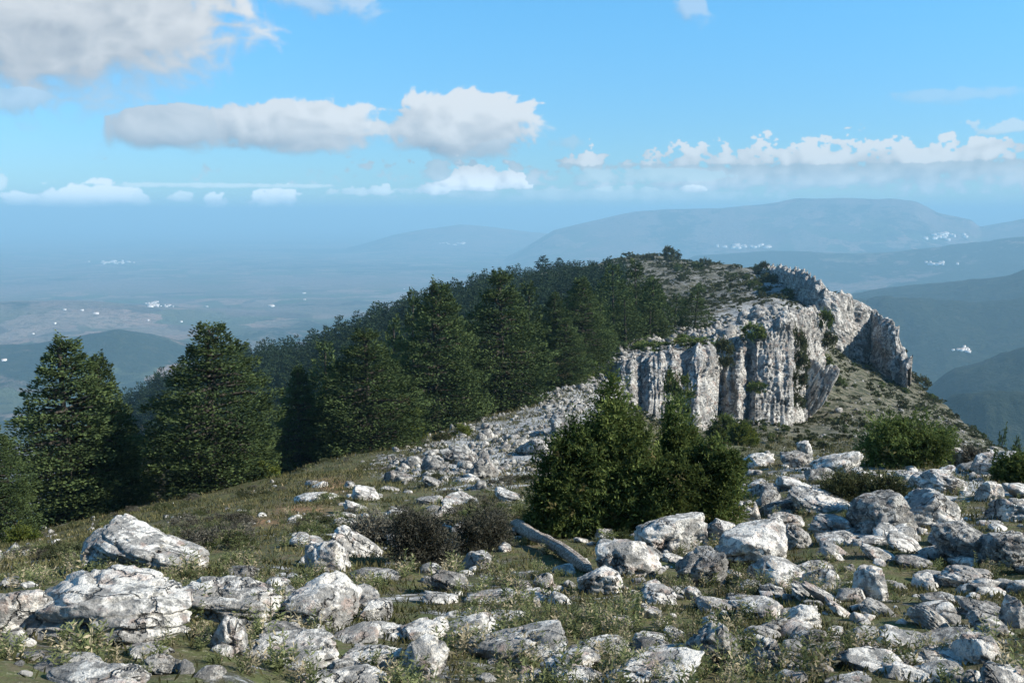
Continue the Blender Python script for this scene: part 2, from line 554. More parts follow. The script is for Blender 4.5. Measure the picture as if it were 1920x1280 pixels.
# ------------------------------------------------------------------ the mountain: one sheet lofted through surveyed lines
# per column: photograph x and, nearest first, (row, distance in metres) of
# bottom edge, near slope, near slope, brow, hollow behind it, meadow edge or cliff foot, bowl or cliff top, upper slope, crest
COLS = [
    (-450, [(1280, 5.0), (1140, 9), (1075, 18), (1056, 30), (1050, 40), (1044, 52), (1350, 160), (1250, 300), (1170, 500)]),
    (-150, [(1280, 5.0), (1130, 9), (1065, 18), (1045, 30), (1040, 40), (1032, 52), (1300, 160), (1200, 300), (1120, 500)]),
    (0,    [(1280, 5.0), (1120, 9), (1060, 18), (1035, 32), (1028, 42), (1018, 55), (1150, 160), (1110, 300), (1040, 500)]),
    (120,  [(1280, 5.1), (1110, 9), (1040, 19), (1010, 34), (1002, 44), (995, 55), (1120, 160), (1000, 350), (888, 540)]),
    (220,  [(1280, 5.2), (1100, 9.5), (1020, 20), (985, 36), (975, 45), (968, 55), (1080, 160), (890, 380), (764, 560)]),
    (320,  [(1280, 5.3), (1100, 9.5), (1012, 20), (965, 37), (950, 46), (942, 56), (1050, 158), (840, 370), (708, 530)]),
    (450,  [(1280, 5.5), (1105, 9.5), (1005, 19), (942, 38), (925, 47), (912, 56), (1020, 155), (790, 350), (667, 500)]),
    (560,  [(1280, 6.0), (1110, 9.5), (1000, 17), (920, 40), (898, 52), (882, 62), (1000, 150), (760, 330), (664, 480)]),
    (650,  [(1280, 6.0), (1110, 10), (1000, 17), (905, 42), (878, 56), (856, 68), (950, 150), (720, 320), (625, 460)]),
    (760,  [(1280, 6.0), (1110, 10), (1000, 17), (890, 45), (858, 60), (832, 76), (900, 150), (690, 310), (582, 460)]),
    (860,  [(1280, 6.0), (1110, 10), (1000, 17), (880, 46), (840, 64), (806, 86), (850, 150), (660, 300), (546, 480)]),
    (960,  [(1280, 6.0), (1110, 10), (1000, 17), (875, 46), (825, 68), (768, 100), (790, 150), (640, 300), (522, 540)]),
    (1060, [(1280, 6.0), (1110, 10), (1000, 17), (870, 46), (812, 70), (724, 120), (715, 160), (610, 320), (502, 600)]),
    (1130, [(1280, 6.0), (1110, 10), (1000, 17), (885, 44), (830, 68), (715, 124), (668, 156), (590, 330), (488, 610)]),
    (1200, [(1280, 6.0), (1110, 10), (1000, 17), (892, 42), (850, 66), (765, 124), (652, 156), (580, 330), (474, 600)]),
    (1260, [(1280, 6.1), (1110, 10), (1000, 17), (895, 40), (868, 64), (800, 124), (650, 154), (578, 310), (480, 580)]),
    (1320, [(1280, 6.2), (1110, 10.3), (995, 17.5), (890, 36), (880, 64), (808, 122), (642, 152), (574, 295), (492, 545)]),
    (1385, [(1280, 6.2), (1105, 10.5), (988, 18), (880, 32), (893, 64), (798, 134), (630, 162), (560, 290), (500, 500)]),
    (1450, [(1280, 6.2), (1100, 10.5), (980, 18), (868, 32), (897, 65), (790, 142), (602, 172), (555, 285), (506, 440)]),
    (1510, [(1280, 6.3), (1100, 10.5), (970, 18), (858, 34), (900, 65), (790, 156), (590, 182), (560, 275), (520, 400)]),
    (1560, [(1280, 6.3), (1100, 10.5), (960, 18), (856, 34), (900, 65), (790, 150), (700, 196), (620, 268), (548, 380)]),
    (1620, [(1280, 6.4), (1100, 10.6), (950, 18), (856, 34), (892, 65), (802, 140), (716, 200), (655, 272), (580, 322)]),
    (1675, [(1280, 6.4), (1100, 10.8), (945, 18.3), (860, 34), (892, 65), (822, 135), (745, 200), (694, 256), (620, 300)]),
    (1712, [(1280, 6.5), (1100, 11), (942, 18.5), (860, 34), (894, 65), (830, 132), (770, 190), (738, 235), (714, 262)]),
    (1800, [(1280, 6.5), (1100, 11), (940, 19), (865, 34), (902, 65), (852, 115), (822, 150), (802, 185), (788, 210)]),
    (1860, [(1280, 6.5), (1100, 11), (940, 19), (868, 34), (908, 62), (872, 108), (852, 135), (842, 160), (832, 185)]),
    (1920, [(1280, 6.5), (1100, 11), (940, 19), (872, 34), (915, 60), (896, 100), (886, 130), (877, 150), (870, 175)]),
    (2060, [(1280, 6.5), (1100, 11), (945, 19), (880, 34), (930, 60), (960, 100), (970, 130), (972, 150), (975, 175)]),
    (2350, [(1280, 6.5), (1110, 11), (955, 19), (900, 34), (980, 60), (1090, 100), (1120, 130), (1140, 150), (1160, 175)]),
]
rows = []
for x, L in COLS:
    r = [(None, 1.2, -1.66)]
    for (y, d) in L:
        p = point(x, y, d)
        r.append((math.atan2(p[0], p[1]), float(d), float(p[2])))
    az8, d8, z8 = r[-1]
    r[0] = (r[1][0], 1.2, -1.66)
    r.append((az8, d8 + 260, z8 - 235))
    r.append((az8, d8 + 1500, -1120.0))
    rows.append(r)
# the part of the mountain outside the picture: the flank falls away on both sides, the ridge goes on behind


def side(azdeg, zz, dd=(5.5, 10, 18, 32, 45, 60, 150, 300, 480)):
    a = math.radians(azdeg)
    r = [(a, 1.2, -1.66)] + [(a, d, z) for d, z in zip(dd, zz)]
    r.append((a, 760, zz[-1] - 240))
    r.append((a, 2100, -1120.0))
    return r


R_ = [side(54, (-2.6, -4.2, -6.3, -9.5, -16, -26, -75, -160, -260)),
      side(82, (-2.0, -2.8, -4.2, -8, -14, -24, -78, -170, -270)),
      side(120, (-1.6, -1.6, -1.5, -2.5, -6, -12, -50, -130, -230)),
      side(160, (-1.5, -1.1, -0.2, 1.0, 1.5, 1.5, -6, -45, -110)),
      side(200, (-1.5, -1.0, 0.0, 1.4, 2.2, 2.0, -5, -40, -100)),
      side(236, (-1.8, -2.0, -3.0, -6, -10, -16, -60, -140, -240)),
      side(268, (-2.2, -3.4, -5.5, -9.5, -14, -20, -75, -160, -270)),
      side(305, (-2.5, -4.0, -7.0, -11, -16, -21, -80, -165, -270))]
ctrl = np.array(rows + R_)                       # (columns, rows, 3): az, distance, height
az_first = ctrl[0, 1, 0] + 2 * PI
nc_, nr_ = ctrl.shape[0], ctrl.shape[1]
ctrl = np.concatenate([ctrl, ctrl[:1] + np.array([2 * PI, 0, 0])], 0)
# parameter along the columns: dense inside the picture
us = []
for i in range(nc_):
    wdt = abs(ctrl[i + 1, 4, 0] - ctrl[i, 4, 0])
    n = max(6, int(round(wdt / math.radians(62) * 640))) if i < len(COLS) - 1 else 14
    us += list(i + np.arange(n) / n)
us = np.array(us)
sub = [10, 46, 44, 60, 46, 40, 60, 44, 52, 14, 8]
vs = []
for j, n in enumerate(sub):
    vs += list(j + np.arange(n) / n)
vs.append(nr_ - 1)
vs = np.array(vs, float)
NU, NV = len(us), len(vs)
ui = us.astype(int)
uf = (us - ui)[:, None, None]
A = ctrl[ui] * (1 - uf) + ctrl[ui + 1] * uf       # (NU, rows, 3)
vi = np.minimum(vs.astype(int), nr_ - 2)
vf = (vs - vi)[None, :, None]
la, lb = A[:, vi], A[:, vi + 1]
G = la * (1 - vf) + lb * vf
# mild rounding of the breaks, weaker across the columns
for _ in range(6):
    G[:, 1:-1] = 0.25 * G[:, :-2] + 0.5 * G[:, 1:-1] + 0.25 * G[:, 2:]
nin = int(np.searchsorted(us, len(COLS) - 1))
for _ in range(90):
    G[1:nin - 1, :, 1:] = 0.25 * G[:nin - 2, :, 1:] + 0.5 * G[1:nin - 1, :, 1:] + 0.25 * G[2:nin, :, 1:]
T_az, T_d, T_z = G[..., 0], G[..., 1], G[..., 2]
TX, TY = np.sin(T_az) * T_d, np.cos(T_az) * T_d
P2 = np.stack([TX, TY], -1)
amp1 = np.clip(T_d * 0.012, 0.03, 2.2)
TZ = T_z + 0.07 * fbm(P2 * 1.3, 3, 5) * np.clip(T_d / 6, 0.2, 1)
TZ += 0.45 * fbm(P2 * 0.16, 3, 11) * np.clip((T_d - 14) / 40, 0, 1)
TZ += 1.6 * fbm(P2 * 0.05, 4, 17) * np.clip((T_d - 90) / 160, 0, 1)
rid = fbm(P2 * 0.11, 4, 23, ridged=True)
TZ += 0.9 * np.clip(rid, 0, 1) * np.clip((T_d - 120) / 120, 0, 1)
T = np.stack([TX, TY, TZ], -1)
PXx, PXy, PXd = pixel(T)
infront = (PXd > 2)


def blobs(L):
    s = np.zeros(T_d.shape)
    for (x, y, rx, ry, v) in L:
        q = ((PXx - x) / rx) ** 2 + ((PXy - y) / ry) ** 2
        s = s + v * np.exp(-q) * infront
    return s


rocky = 0.32 + blobs([(862, 868, 80, 40, 0.62), (960, 850, 90, 50, 0.30), (1050, 790, 80, 60, 0.35), (1140, 705, 70, 40, 0.5), (1060, 750, 110, 34, 0.25), (930, 820, 90, 30, 0.15), (1250, 640, 150, 22, 0.8),
                      (1440, 600, 90, 30, 0.8), (740, 880, 60, 20, 0.35), (700, 985, 120, 40, 0.3), (1480, 530, 80, 26, 0.4), (1500, 900, 120, 40, 0.2),
                      (1640, 620, 60, 40, 0.4), (1800, 900, 130, 40, 0.4), (1280, 520, 120, 30, 0.12), (620, 920, 140, 45, -0.3),
                      (1600, 760, 160, 60, -0.10), (1330, 830, 150, 26, -0.1), (330, 970, 160, 30, -0.3), (960, 760, 60, 30, -0.1)])
rocky = np.clip(rocky, 0, 1)
red = np.clip(blobs([(625, 910, 38, 14, 1.1), (560, 955, 60, 10, 1.0), (490, 978, 50, 8, 0.9), (1215, 475, 22, 6, 0.5), (1330, 560, 60, 22, 0.35), (1490, 560, 60, 26, 0.3)]), 0, 1)
ground_me = mesh_from('mountain_ground', T.reshape(-1, 3), grid_faces(NU, NV, True), [M['ground']],
                      attrs={'rocky': rocky.ravel(), 'red': red.ravel(), 'dist': T_d.ravel()})
ground = put('ground', ground_me, kind='structure')
# centre patch under the photographer
import bmesh
ring = T[:, 0]
V0 = np.concatenate([ring, [[0, 0, -1.62]]])
F0 = np.array([[i, (i + 1) % NU, NU] for i in range(NU)])
put('ground', mesh_from('summit_patch', V0, F0, [M['ground']], attrs={'rocky': np.full(NU + 1, 0.3), 'red': np.zeros(NU + 1), 'dist': np.ones(NU + 1)}), kind='structure')

dg = bpy.context.evaluated_depsgraph_get
bvh = BVHTree.FromPolygons([tuple(p) for p in T.reshape(-1, 3)], grid_faces(NU, NV, True).tolist())


def hit(x, y):
    v = Vector(direction(x, y)).normalized()
    loc, nrm, idx, dist_ = bvh.ray_cast(Vector((0, 0, 0)), v, 5000)
    return loc


def drop(x, y, top=400.0):
    loc, nrm, idx, dist_ = bvh.ray_cast(Vector((x, y, top)), Vector((0, 0, -1)), 3000)
    return loc


def sheet(u, v):
    """points of the mountain surface at fractional column / row numbers"""
    iu = np.clip(np.interp(u, us, np.arange(NU)), 0, NU - 1.001)
    iv = np.clip(np.interp(v, vs, np.arange(NV)), 0, NV - 1.001)
    a, b = iu.astype(int), iv.astype(int)
    fa, fb = (iu - a)[:, None], (iv - b)[:, None]
    return (T[a, b] * (1 - fa) * (1 - fb) + T[a + 1, b] * fa * (1 - fb) + T[a, b + 1] * (1 - fa) * fb + T[a + 1, b + 1] * fa * fb)


def ucol(x):
    return np.interp(x, [c[0] for c in COLS], np.arange(len(COLS)))


# ------------------------------------------------------------------ valley and far country
ad_ = np.concatenate([np.linspace(-34, 34, 560), np.linspace(36, 324, 60)])
aa = np.radians(ad_)
dd = np.exp(np.linspace(math.log(800), math.log(58000), 380))
VA, VD = np.meshgrid(aa, dd, indexing='ij')
VX, VY = np.sin(VA) * VD, np.cos(VA) * VD
VP = np.stack([VX, VY], -1)
VPW = VP + 500.0 * np.stack([fbm(VP / 1800.0, 2, 33), fbm(VP / 1800.0, 2, 34)], -1)
big = fbm(VP / 3500.0, 5, 41)
rdg = fbm(VPW / 2300.0, 6, 47, 0.52, ridged=True)
BASE = -660.0
near_hills = np.exp(-((VD - 4000) / 3500) ** 2)
VZ = BASE + 60 * big + 110 * near_hills * (rdg * 0.8 + 0.2) + 22 * fbm(VP / 700.0, 4, 53)
VZ += -30 * np.clip(VD / 30000, 0, 1)
fade_flat = np.clip((VD - 7500) / 6000, 0, 1)
VZ = VZ * (1 - 0.75 * fade_flat) + 0.75 * fade_flat * (BASE - 10 + 14 * big)


def ridge(pts, d, sd, rough=0.3, scl=1500.0, seed=60):
    """a range of hills d metres away whose skyline shows through the photograph points pts; sd = its depth"""
    global VZ
    a0 = np.array([math.atan2(*point(x, y, d)[:2]) for x, y in pts])
    z0 = np.array([point(x, y, d)[2] for x, y in pts])
    zt = np.interp(VA, a0, z0) - BASE
    zt = np.maximum(zt, 0) * np.clip(1 - (a0[0] - VA) / 0.05, 0, 1) * np.clip(1 - (VA - a0[-1]) / 0.05, 0, 1)
    wob = 0.5 * sd * fbm(np.stack([VA * d / (3 * scl), 0 * VA + seed], -1), 3, seed)
    q = (VD - d - wob) / sd
    g = np.where(q < 0, np.exp(-np.abs(q) ** 1.4), np.exp(-np.abs(q) ** 2))
    er = fbm(VPW / scl, 6, seed + 3, 0.55, ridged=True)
    er2 = fbm(np.stack([VA * d / scl * 1.6, VD / scl * 0.5], -1) + 0.3 * er[..., None], 5, seed + 5, 0.55, ridged=True)
    nz = 1 - rough * np.clip(0.75 - 0.6 * er - 0.5 * er2, 0, 1.5) * np.clip(1.15 - g * 0.75, 0.3, 1)
    VZ = np.maximum(VZ, BASE + zt * g * nz + 12 * er)


ridge([(1560, 960), (1660, 830), (1720, 742), (1790, 690), (1850, 664), (1920, 640), (2060, 610), (2300, 640)], 2600, 650, 0.35, 800, 61)
ridge([(1640, 840), (1700, 772), (1760, 735), (1840, 720), (1920, 700), (2050, 690)], 1950, 350, 0.4, 600, 62)
ridge([(1480, 590), (1600, 540), (1700, 522), (1790, 512), (1860, 500), (1920, 486), (2050, 470), (2300, 480)], 5400, 1100, 0.4, 1300, 64)
ridge([(1500, 560), (1620, 566), (1720, 556), (1820, 560), (1920, 546), (2100, 540)], 4000, 650, 0.4, 1000, 65)
ridge([(1300, 480), (1450, 468), (1600, 472), (1750, 462), (1850, 452), (1920, 446), (2100, 440)], 9500, 1300, 0.3, 1800, 66)
ridge([(1750, 440), (1830, 420), (1920, 408), (2050, 405), (2300, 420)], 15000, 1500, 0.2, 2500, 68)
ridge([(1040, 430), (1130, 408), (1190, 394), (1250, 390), (1350, 388), (1430, 380), (1490, 370), (1580, 369), (1680, 371), (1720, 378), (1760, 398), (1820, 412)], 14500, 1500, 0.10, 2500, 69)
ridge([(740, 440), (800, 428), (860, 420), (910, 424), (990, 434), (1060, 440)], 19000, 1500, 0.15, 2500, 72)
ridge([(-400, 560), (-100, 572), (60, 566), (180, 570), (300, 580), (420, 590), (560, 600), (640, 620)], 6300, 750, 0.35, 1300, 73)
ridge([(-300, 640), (-40, 650), (60, 640), (220, 620), (330, 640), (430, 660)], 4300, 600, 0.4, 1000, 75)
VV = np.stack([VX, VY, VZ], -1)


def valley_material():
    m_, t = new_mat('fields_and_woods')
    v = t.n('ShaderNodeNewGeometry').outputs['Position']
    wood = t.attr('wood')
    warp = t.n('ShaderNodeVectorMath', operation='MULTIPLY_ADD')
    t.link(t.noise(v, 0.0009, 4, 0.6, 0, True), warp.inputs[0])
    warp.inputs[1].default_value = (900, 900, 0)
    t.link(v, warp.inputs[2])
    vv = warp.outputs[0]
    vn = t.n('ShaderNodeTexVoronoi')
    t.link(vv, vn.inputs['Vector'])
    vn.inputs['Scale'].default_value = 0.0042
    sp_ = t.n('ShaderNodeSeparateColor')
    t.link(vn.outputs['Color'], sp_.inputs[0])
    r = sp_.outputs[0]
    big_ = t.noise(v, 0.0004, 5, 0.6)
    fld = t.mix(r, (0.040, 0.040, 0.034), (0.27, 0.205, 0.165))
    fld = t.mix(t.mr(sp_.outputs[1], 0.45, 0.55), fld, (0.075, 0.095, 0.05))
    fld = t.mix(t.mr(sp_.outputs[2], 0.82, 0.86), fld, (0.27, 0.18, 0.14))
    fld = t.mix(t.mr(big_, 0.4, 0.65), fld, (0.19, 0.135, 0.115))
    n = t.noise(v, 0.006, 8, 0.72)
    n5 = t.noise(v, 0.0011, 8, 0.65)
    k = t.m('ADD', t.m('MULTIPLY', n, 0.5), t.m('ADD', t.m('MULTIPLY', n5, 0.5), t.m('MULTIPLY', wood, 0.22)))
    colr = t.mix(t.mr(k, 0.52, 0.58), fld, (0.022, 0.032, 0.020))
    colr = t.mix(t.m('MULTIPLY', t.mr(t.noise(v, 0.02, 4, 0.7), 0.50, 0.62), 0.6), colr, (0.05, 0.055, 0.035))
    h = t.m('ADD', t.m('MULTIPLY', n, 1.0), t.m('MULTIPLY', t.noise(v, 0.03, 4, 0.7), 0.25))
    finish(t, colr, 0.95, t.bump(h, 0.8, 60.0), 0.05)
    return m_


M['valley'] = valley_material()
wood = np.clip(fbm(VP / 2600.0, 3, 91) * 0.8 + np.clip((VZ - BASE - 60) / 150, 0, 1) * 0.9 * np.clip((12000 - VD) / 4000, 0, 1)
               + np.clip((np.degrees(VA) - 14) / 8, 0, 1) * np.clip((9000 - VD) / 3000, 0, 1) * 1.6 * (VA < 1), -1, 3)
valley = put('valley_terrain', mesh_from('valley_terrain', VV.reshape(-1, 3), grid_faces(len(aa), len(dd), True), [M['valley']], attrs={'wood': wood.ravel()}), kind='structure')
vbvh = BVHTree.FromPolygons([tuple(p) for p in VV[:560].reshape(-1, 3)], grid_faces(560, len(dd)).tolist())


def vhit(x, y):
    v = Vector(direction(x, y)).normalized()
    loc, nrm, idx, dist_ = vbvh.ray_cast(Vector((0, 0, 0)), v, 90000)
    return loc


# ------------------------------------------------------------------ haze
def haze_box():
    lo, hi = min(T[..., 2].min(), VZ.min()) - 1.0, VZ.max() + 8.0
    print('haze', lo, hi, T[..., 2].max())
    r = 62000.0
    V = np.array([[x, y, z] for x in (-r, r) for y in (-r, r) for z in (lo, hi)])
    Fc = np.array([[0, 1, 3, 2], [4, 6, 7, 5], [0, 4, 5, 1], [2, 3, 7, 6], [0, 2, 6, 4], [1, 5, 7, 3]])
    m_ = bpy.data.materials.new('air')
    m_.use_nodes = True
    t = NT(m_.node_tree)
    pv = t.n('ShaderNodeVolumePrincipled')
    pv.inputs['Color'].default_value = (0.345, 0.61, 0.79, 1)
    pv.inputs['Density'].default_value = 0.00011
    pv.inputs['Anisotropy'].default_value = 0.0
    o = t.n('ShaderNodeOutputMaterial')
    t.link(pv.outputs[0], o.inputs['Volume'])
    me = mesh_from('haze', V, Fc, [m_], smooth=False)
    put('haze', me, kind='stuff')


haze_box()
# ------------------------------------------------------------------ cliffs
def cliff(name, nodes, nu, nv, seed, amp, label, back=8.0, jag=0.7, group=None, fq=1.0, flute=0.42):
    n = np.array(nodes, float)
    top = point(n[:, 0], n[:, 1], n[:, 2])
    foot = point(n[:, 3], n[:, 4], n[:, 5])
    seg = np.hypot(*(np.diff(top[:, :2], axis=0).T)) + 0.5
    s = np.concatenate([[0], np.cumsum(seg)])
    su = np.linspace(0, s[-1], nu)
    tp = np.stack([np.interp(su, s, top[:, k]) for k in range(3)], -1)
    ft = np.stack([np.interp(su, s, foot[:, k]) for k in range(3)], -1)
    tan = np.gradient((tp + ft)[:, :2], axis=0)
    for _ in range(6):
        tan[1:-1] = (tan[:-2] + tan[1:-1] * 2 + tan[2:]) / 4
    tan /= np.linalg.norm(tan, axis=1)[:, None] + 1e-9
    out = np.stack([tan[:, 1], -tan[:, 0]], -1)              # towards the viewer's side
    out *= np.sign(-(out * tp[:, :2]).sum(1).mean())
    rd_ = -tp[:, :2] / np.linalg.norm(tp[:, :2], axis=1)[:, None]
    out = out + 0.8 * rd_
    out /= np.linalg.norm(out, axis=1)[:, None] + 1e-9
    tt = np.linspace(0, 1, nv)
    Vv = ft[:, None] * (1 - tt[None, :, None]) + tp[:, None] * tt[None, :, None]
    Hh = Vv[..., 2]
    SS = su[:, None] + 0 * Hh
    q = np.stack([SS, Hh], -1) * fq
    fl = fbm(q * np.array([0.34, 0.085]) + 0.35 * fbm(q * 0.2, 2, seed + 12)[..., None], 4, seed, ridged=True)
    bl = fbm(q * np.array([0.9, 0.32]) + fl[..., None], 4, seed + 1)
    fine = fbm(q * np.array([2.6, 1.3]), 3, seed + 2, ridged=True)
    led = fbm(q * np.array([0.12, 0.6]), 2, seed + 4)
    crack = np.clip(fbm(q * np.array([0.55, 0.09]) + 5, 3, seed + 6, ridged=True) - 0.62, 0, 1) * 3.2
    blk = np.abs(((Hh * fq * 0.23 + 1.3 * fbm(q * 0.16, 3, seed + 14)) % 1.0) - 0.5) * 2
    joint = np.clip((0.16 - blk) / 0.16, 0, 1)
    fine2 = fbm(q * np.array([5.0, 3.6]), 3, seed + 31, ridged=True)
    dsp = amp * (0.16 * fine2 + flute * fl + 1.1 * fbm(q * np.array([0.16, 0.10]) + 3, 3, seed + 21) + 0.95 * bl + 0.38 * fine + 0.6 * led - crack - 0.35 * joint)
    endf = np.clip(np.minimum(np.arange(nu), np.arange(nu)[::-1]) / 6.0, 0, 1)[:, None]
    dsp = dsp * endf
    # rounded, broken lip
    lip = np.clip((tt - 0.86) / 0.14, 0, 1) ** 2
    dsp = dsp - lip[None, :] * amp * 1.1
    Vv = Vv.copy()
    Vv[..., 0] += out[:, None, 0] * dsp
    Vv[..., 1] += out[:, None, 1] * dsp
    Vv[..., 2] += jag * (fbm(q * np.array([0.5, 0.4]), 4, seed + 8)) * np.clip(tt * 3 - 1.8, 0, 1)[None, :]
    # the top runs back into the hill
    nb = 26
    bk = np.linspace(0, 1, nb)[1:]
    last = Vv[:, -1]
    B = np.repeat(last[:, None], nb - 1, 1)
    bs = bk[None, :] * back
    rad_ = tp[:, :2] / np.linalg.norm(tp[:, :2], axis=1)[:, None]
    B[..., 0] += rad_[:, None, 0] * bs
    B[..., 1] += rad_[:, None, 1] * bs
    q2 = np.stack([B[..., 0], B[..., 1]], -1)
    gz = np.array([[(lambda g_: g_.z if g_ is not None else last[i_, 2])(drop(B[i_, j_, 0], B[i_, j_, 1])) for j_ in range(nb - 1)] for i_ in range(nu)])
    kk_ = np.clip(bk * 1.25, 0, 1)
    kk_ = kk_ * kk_ * (3 - 2 * kk_)
    B[..., 2] = B[..., 2] * (1 - kk_) + (gz - 0.4 * kk_) * kk_ + jag * 1.2 * fbm(q2 * 0.6, 4, seed + 9, ridged=True) * np.minimum(1, bk * 4)[None, :]
    Vv = np.concatenate([Vv, B], 1)
    me = mesh_from(name, Vv.reshape(-1, 3), grid_faces(nu, nv + nb - 1), [M['cliff']])
    o = put(name, me, label=label, cat='cliff', group=group)
    return o, Vv


cliff('limestone_cliff', [
    (1128, 706, 128, 1128, 746, 121), (1150, 690, 127, 1150, 770, 116), (1185, 676, 126, 1186, 800, 113), (1196, 674, 129, 1200, 815, 116), (1222, 668, 126, 1218, 832, 111),
    (1262, 658, 127, 1258, 845, 111), (1278, 654, 130, 1272, 848, 113), (1312, 646, 129, 1302, 862, 111), (1342, 648, 132, 1330, 858, 114), (1352, 660, 140, 1342, 820, 126)],
    380, 220, 201, 0.85, 'lower pale limestone cliff behind the young fir, with a flat rubble top', 26)
cliff('limestone_cliff', [
    (1340, 648, 142, 1338, 820, 128), (1356, 640, 142, 1352, 815, 129), (1388, 630, 141, 1382, 822, 126), (1404, 622, 144, 1398, 822, 129), (1420, 612, 142, 1412, 822, 126), (1455, 597, 143, 1446, 818, 127),
    (1484, 582, 145, 1476, 822, 128), (1492, 584, 152, 1486, 815, 138), (1515, 578, 162, 1508, 800, 150), (1534, 574, 168, 1530, 760, 156), (1545, 596, 178, 1542, 720, 165)],
    380, 240, 211, 0.9, 'tall pale limestone cliff split by a bushy gully, right of the lower cliff', 26)
FC = []
for xt, yt, xf, yf in ((1428, 505, 1430, 510), (1458, 503, 1462, 530), (1488, 508, 1491, 562), (1518, 521, 1523, 604), (1545, 534, 1550, 636), (1575, 549, 1574, 652), (1605, 564, 1600, 668),
                       (1635, 579, 1628, 684), (1662, 596, 1654, 700), (1679, 620, 1674, 714), (1689, 655, 1688, 728), (1700, 690, 1702, 738)):
    g_ = hit(xf, yf)
    df = (math.hypot(g_.x, g_.y) if g_ is not None else 262) - 2
    FC.append([xt, yt, df + 7, xf, yf + 10, df])
FC = np.array(FC, float)
FC[FC[:, 5] > 460, 5] = 460
for _ in range(2):
    FC[1:-1, 5] = (FC[:-2, 5] + 2 * FC[1:-1, 5] + FC[2:, 5]) / 4
FC[:, 2] = FC[:, 5] + 7
FC[1::3, 2] += 4.5
FC[1::3, 5] += 4.5
print('far cliff', FC[:, 5].round())
cliff('limestone_cliff', FC.tolist(),
    400, 150, 227, 1.15, 'far grey limestone cliff falling from the summit towards the valley on the right', 22, 2.0, fq=0.75, flute=0.15)


# ------------------------------------------------------------------ stones and boulders
def rock(seed, sub=4, sharp=9.0, rough=1.0, slab=False):
    rs = np.random.RandomState(seed)
    D, Fc = ico(sub)
    ax = [np.array(a, float) for a in ((1, 0, 0), (-1, 0, 0), (0, 1, 0), (0, -1, 0), (0, 0, 1), (0, 0, -1))]
    N = [a + rs.normal(0, 0.22, 3) for a in ax] + [rs.normal(0, 1, 3) for _ in range(7)]
    N = np.array([a / np.linalg.norm(a) for a in N])
    h = np.concatenate([rs.uniform(0.72, 0.92, 6), rs.uniform(0.86, 1.15, 7)])
    dt = np.clip(D @ N.T, 0, None) / h
    r = (dt ** sharp).sum(1) ** (-1.0 / sharp)
    r = np.clip(r, 0.3, 1.45)
    P = D * r[:, None]
    off = rs.uniform(-50, 50, 3)
    lump = fbm(P * 1.2 + off, 3, seed % 50)
    P = P * (1 + 0.17 * rough * lump)[:, None]
    for _ in range(15):                                   # broken faces
        n_c = rs.normal(0, 1, 3)
        n_c /= np.linalg.norm(n_c)
        pr_ = P @ n_c
        hc = pr_.max() * rs.uniform(0.68, 0.92)
        over = np.clip(pr_ - hc, 0, None)
        P = P - over[:, None] * n_c[None] * 0.99
    rg = fbm(P * 2.6 + off, 4, seed % 50 + 1, ridged=True)
    fn = fbm(P * 8.5 + off, 3, seed % 50 + 2)
    bed = np.array([rs.normal(0, .25), rs.normal(0, .25), 1.0])
    tb = (P @ bed) * rs.uniform(2.5, 4.5)
    step = (np.abs((tb + 0.7 * lump) % 1.0 - 0.5) * 2)
    step = np.clip((step - 0.10) * 5, 0, 1)
    cr = np.clip(fbm(P * 1.4 + off + 9, 3, seed % 50 + 5, ridged=True) - 0.66, 0, 1) * 2.2
    P = P * (1 + rough * (0.045 * rg + 0.028 * fn - 0.055 * (1 - step) - cr * 0.5))[:, None]
    lo_, hi_ = P.min(0), P.max(0)
    P = (P - (lo_ + hi_) / 2)
    ext = np.abs(P).max(0)
    return P / ext, Fc


def rock_mesh(seed, sub, mat, **kw):
    P, Fc = rock(seed, sub, **kw)
    return mesh_from('rock', P, Fc, [mat])


_rk = [0]


def boulder(name, cx, cy, w_, h_, label, tilt=0.0, depth=0.75, seed=None, sub=5, mat='rock', group='limestone boulders strewn over the slope', sharp=9.0, rough=1.0, yaw=None, cat='boulder', d=None):
    """w_, h_ in photograph pixels along the stone's own axes; it stands on the ground there, its foot sunk in"""
    _rk[0] += 1
    seed = seed or (1000 + _rk[0] * 37)
    rs = random.Random(seed)
    g = hit(cx, min(cy + 0.36 * h_, 1340)) if d is None else Vector(point(cx, cy + 0.36 * h_, d))
    if g is None:
        return None
    dist_ = math.hypot(g.x, g.y)
    _, _, dep = pixel(np.array(g))
    k = float(dep) / F
    W, H = w_ * k / 2, h_ * k / 2
    Dp = depth * (W * 0.7 + H * 0.5)
    c_ = Vector(point(cx, cy, dist_ + Dp * 0.35))
    sink = 0.18 * H
    me = rock_mesh(seed, sub, M[mat], sharp=sharp, rough=rough)
    yw = rs.uniform(-0.35, 0.35) if yaw is None else yaw
    rot = Matrix.Rotation(-math.radians(tilt), 4, 'Y') @ Matrix.Rotation(yw * 0.6, 4, 'Z') @ Matrix.Rotation(rs.uniform(-0.12, 0.12), 4, 'X')
    o = put(name, me, (c_.x, c_.y, c_.z - sink), rot.to_euler(), (W * 1.03, Dp, H + sink), label=label, cat=cat, group=group)
    return o


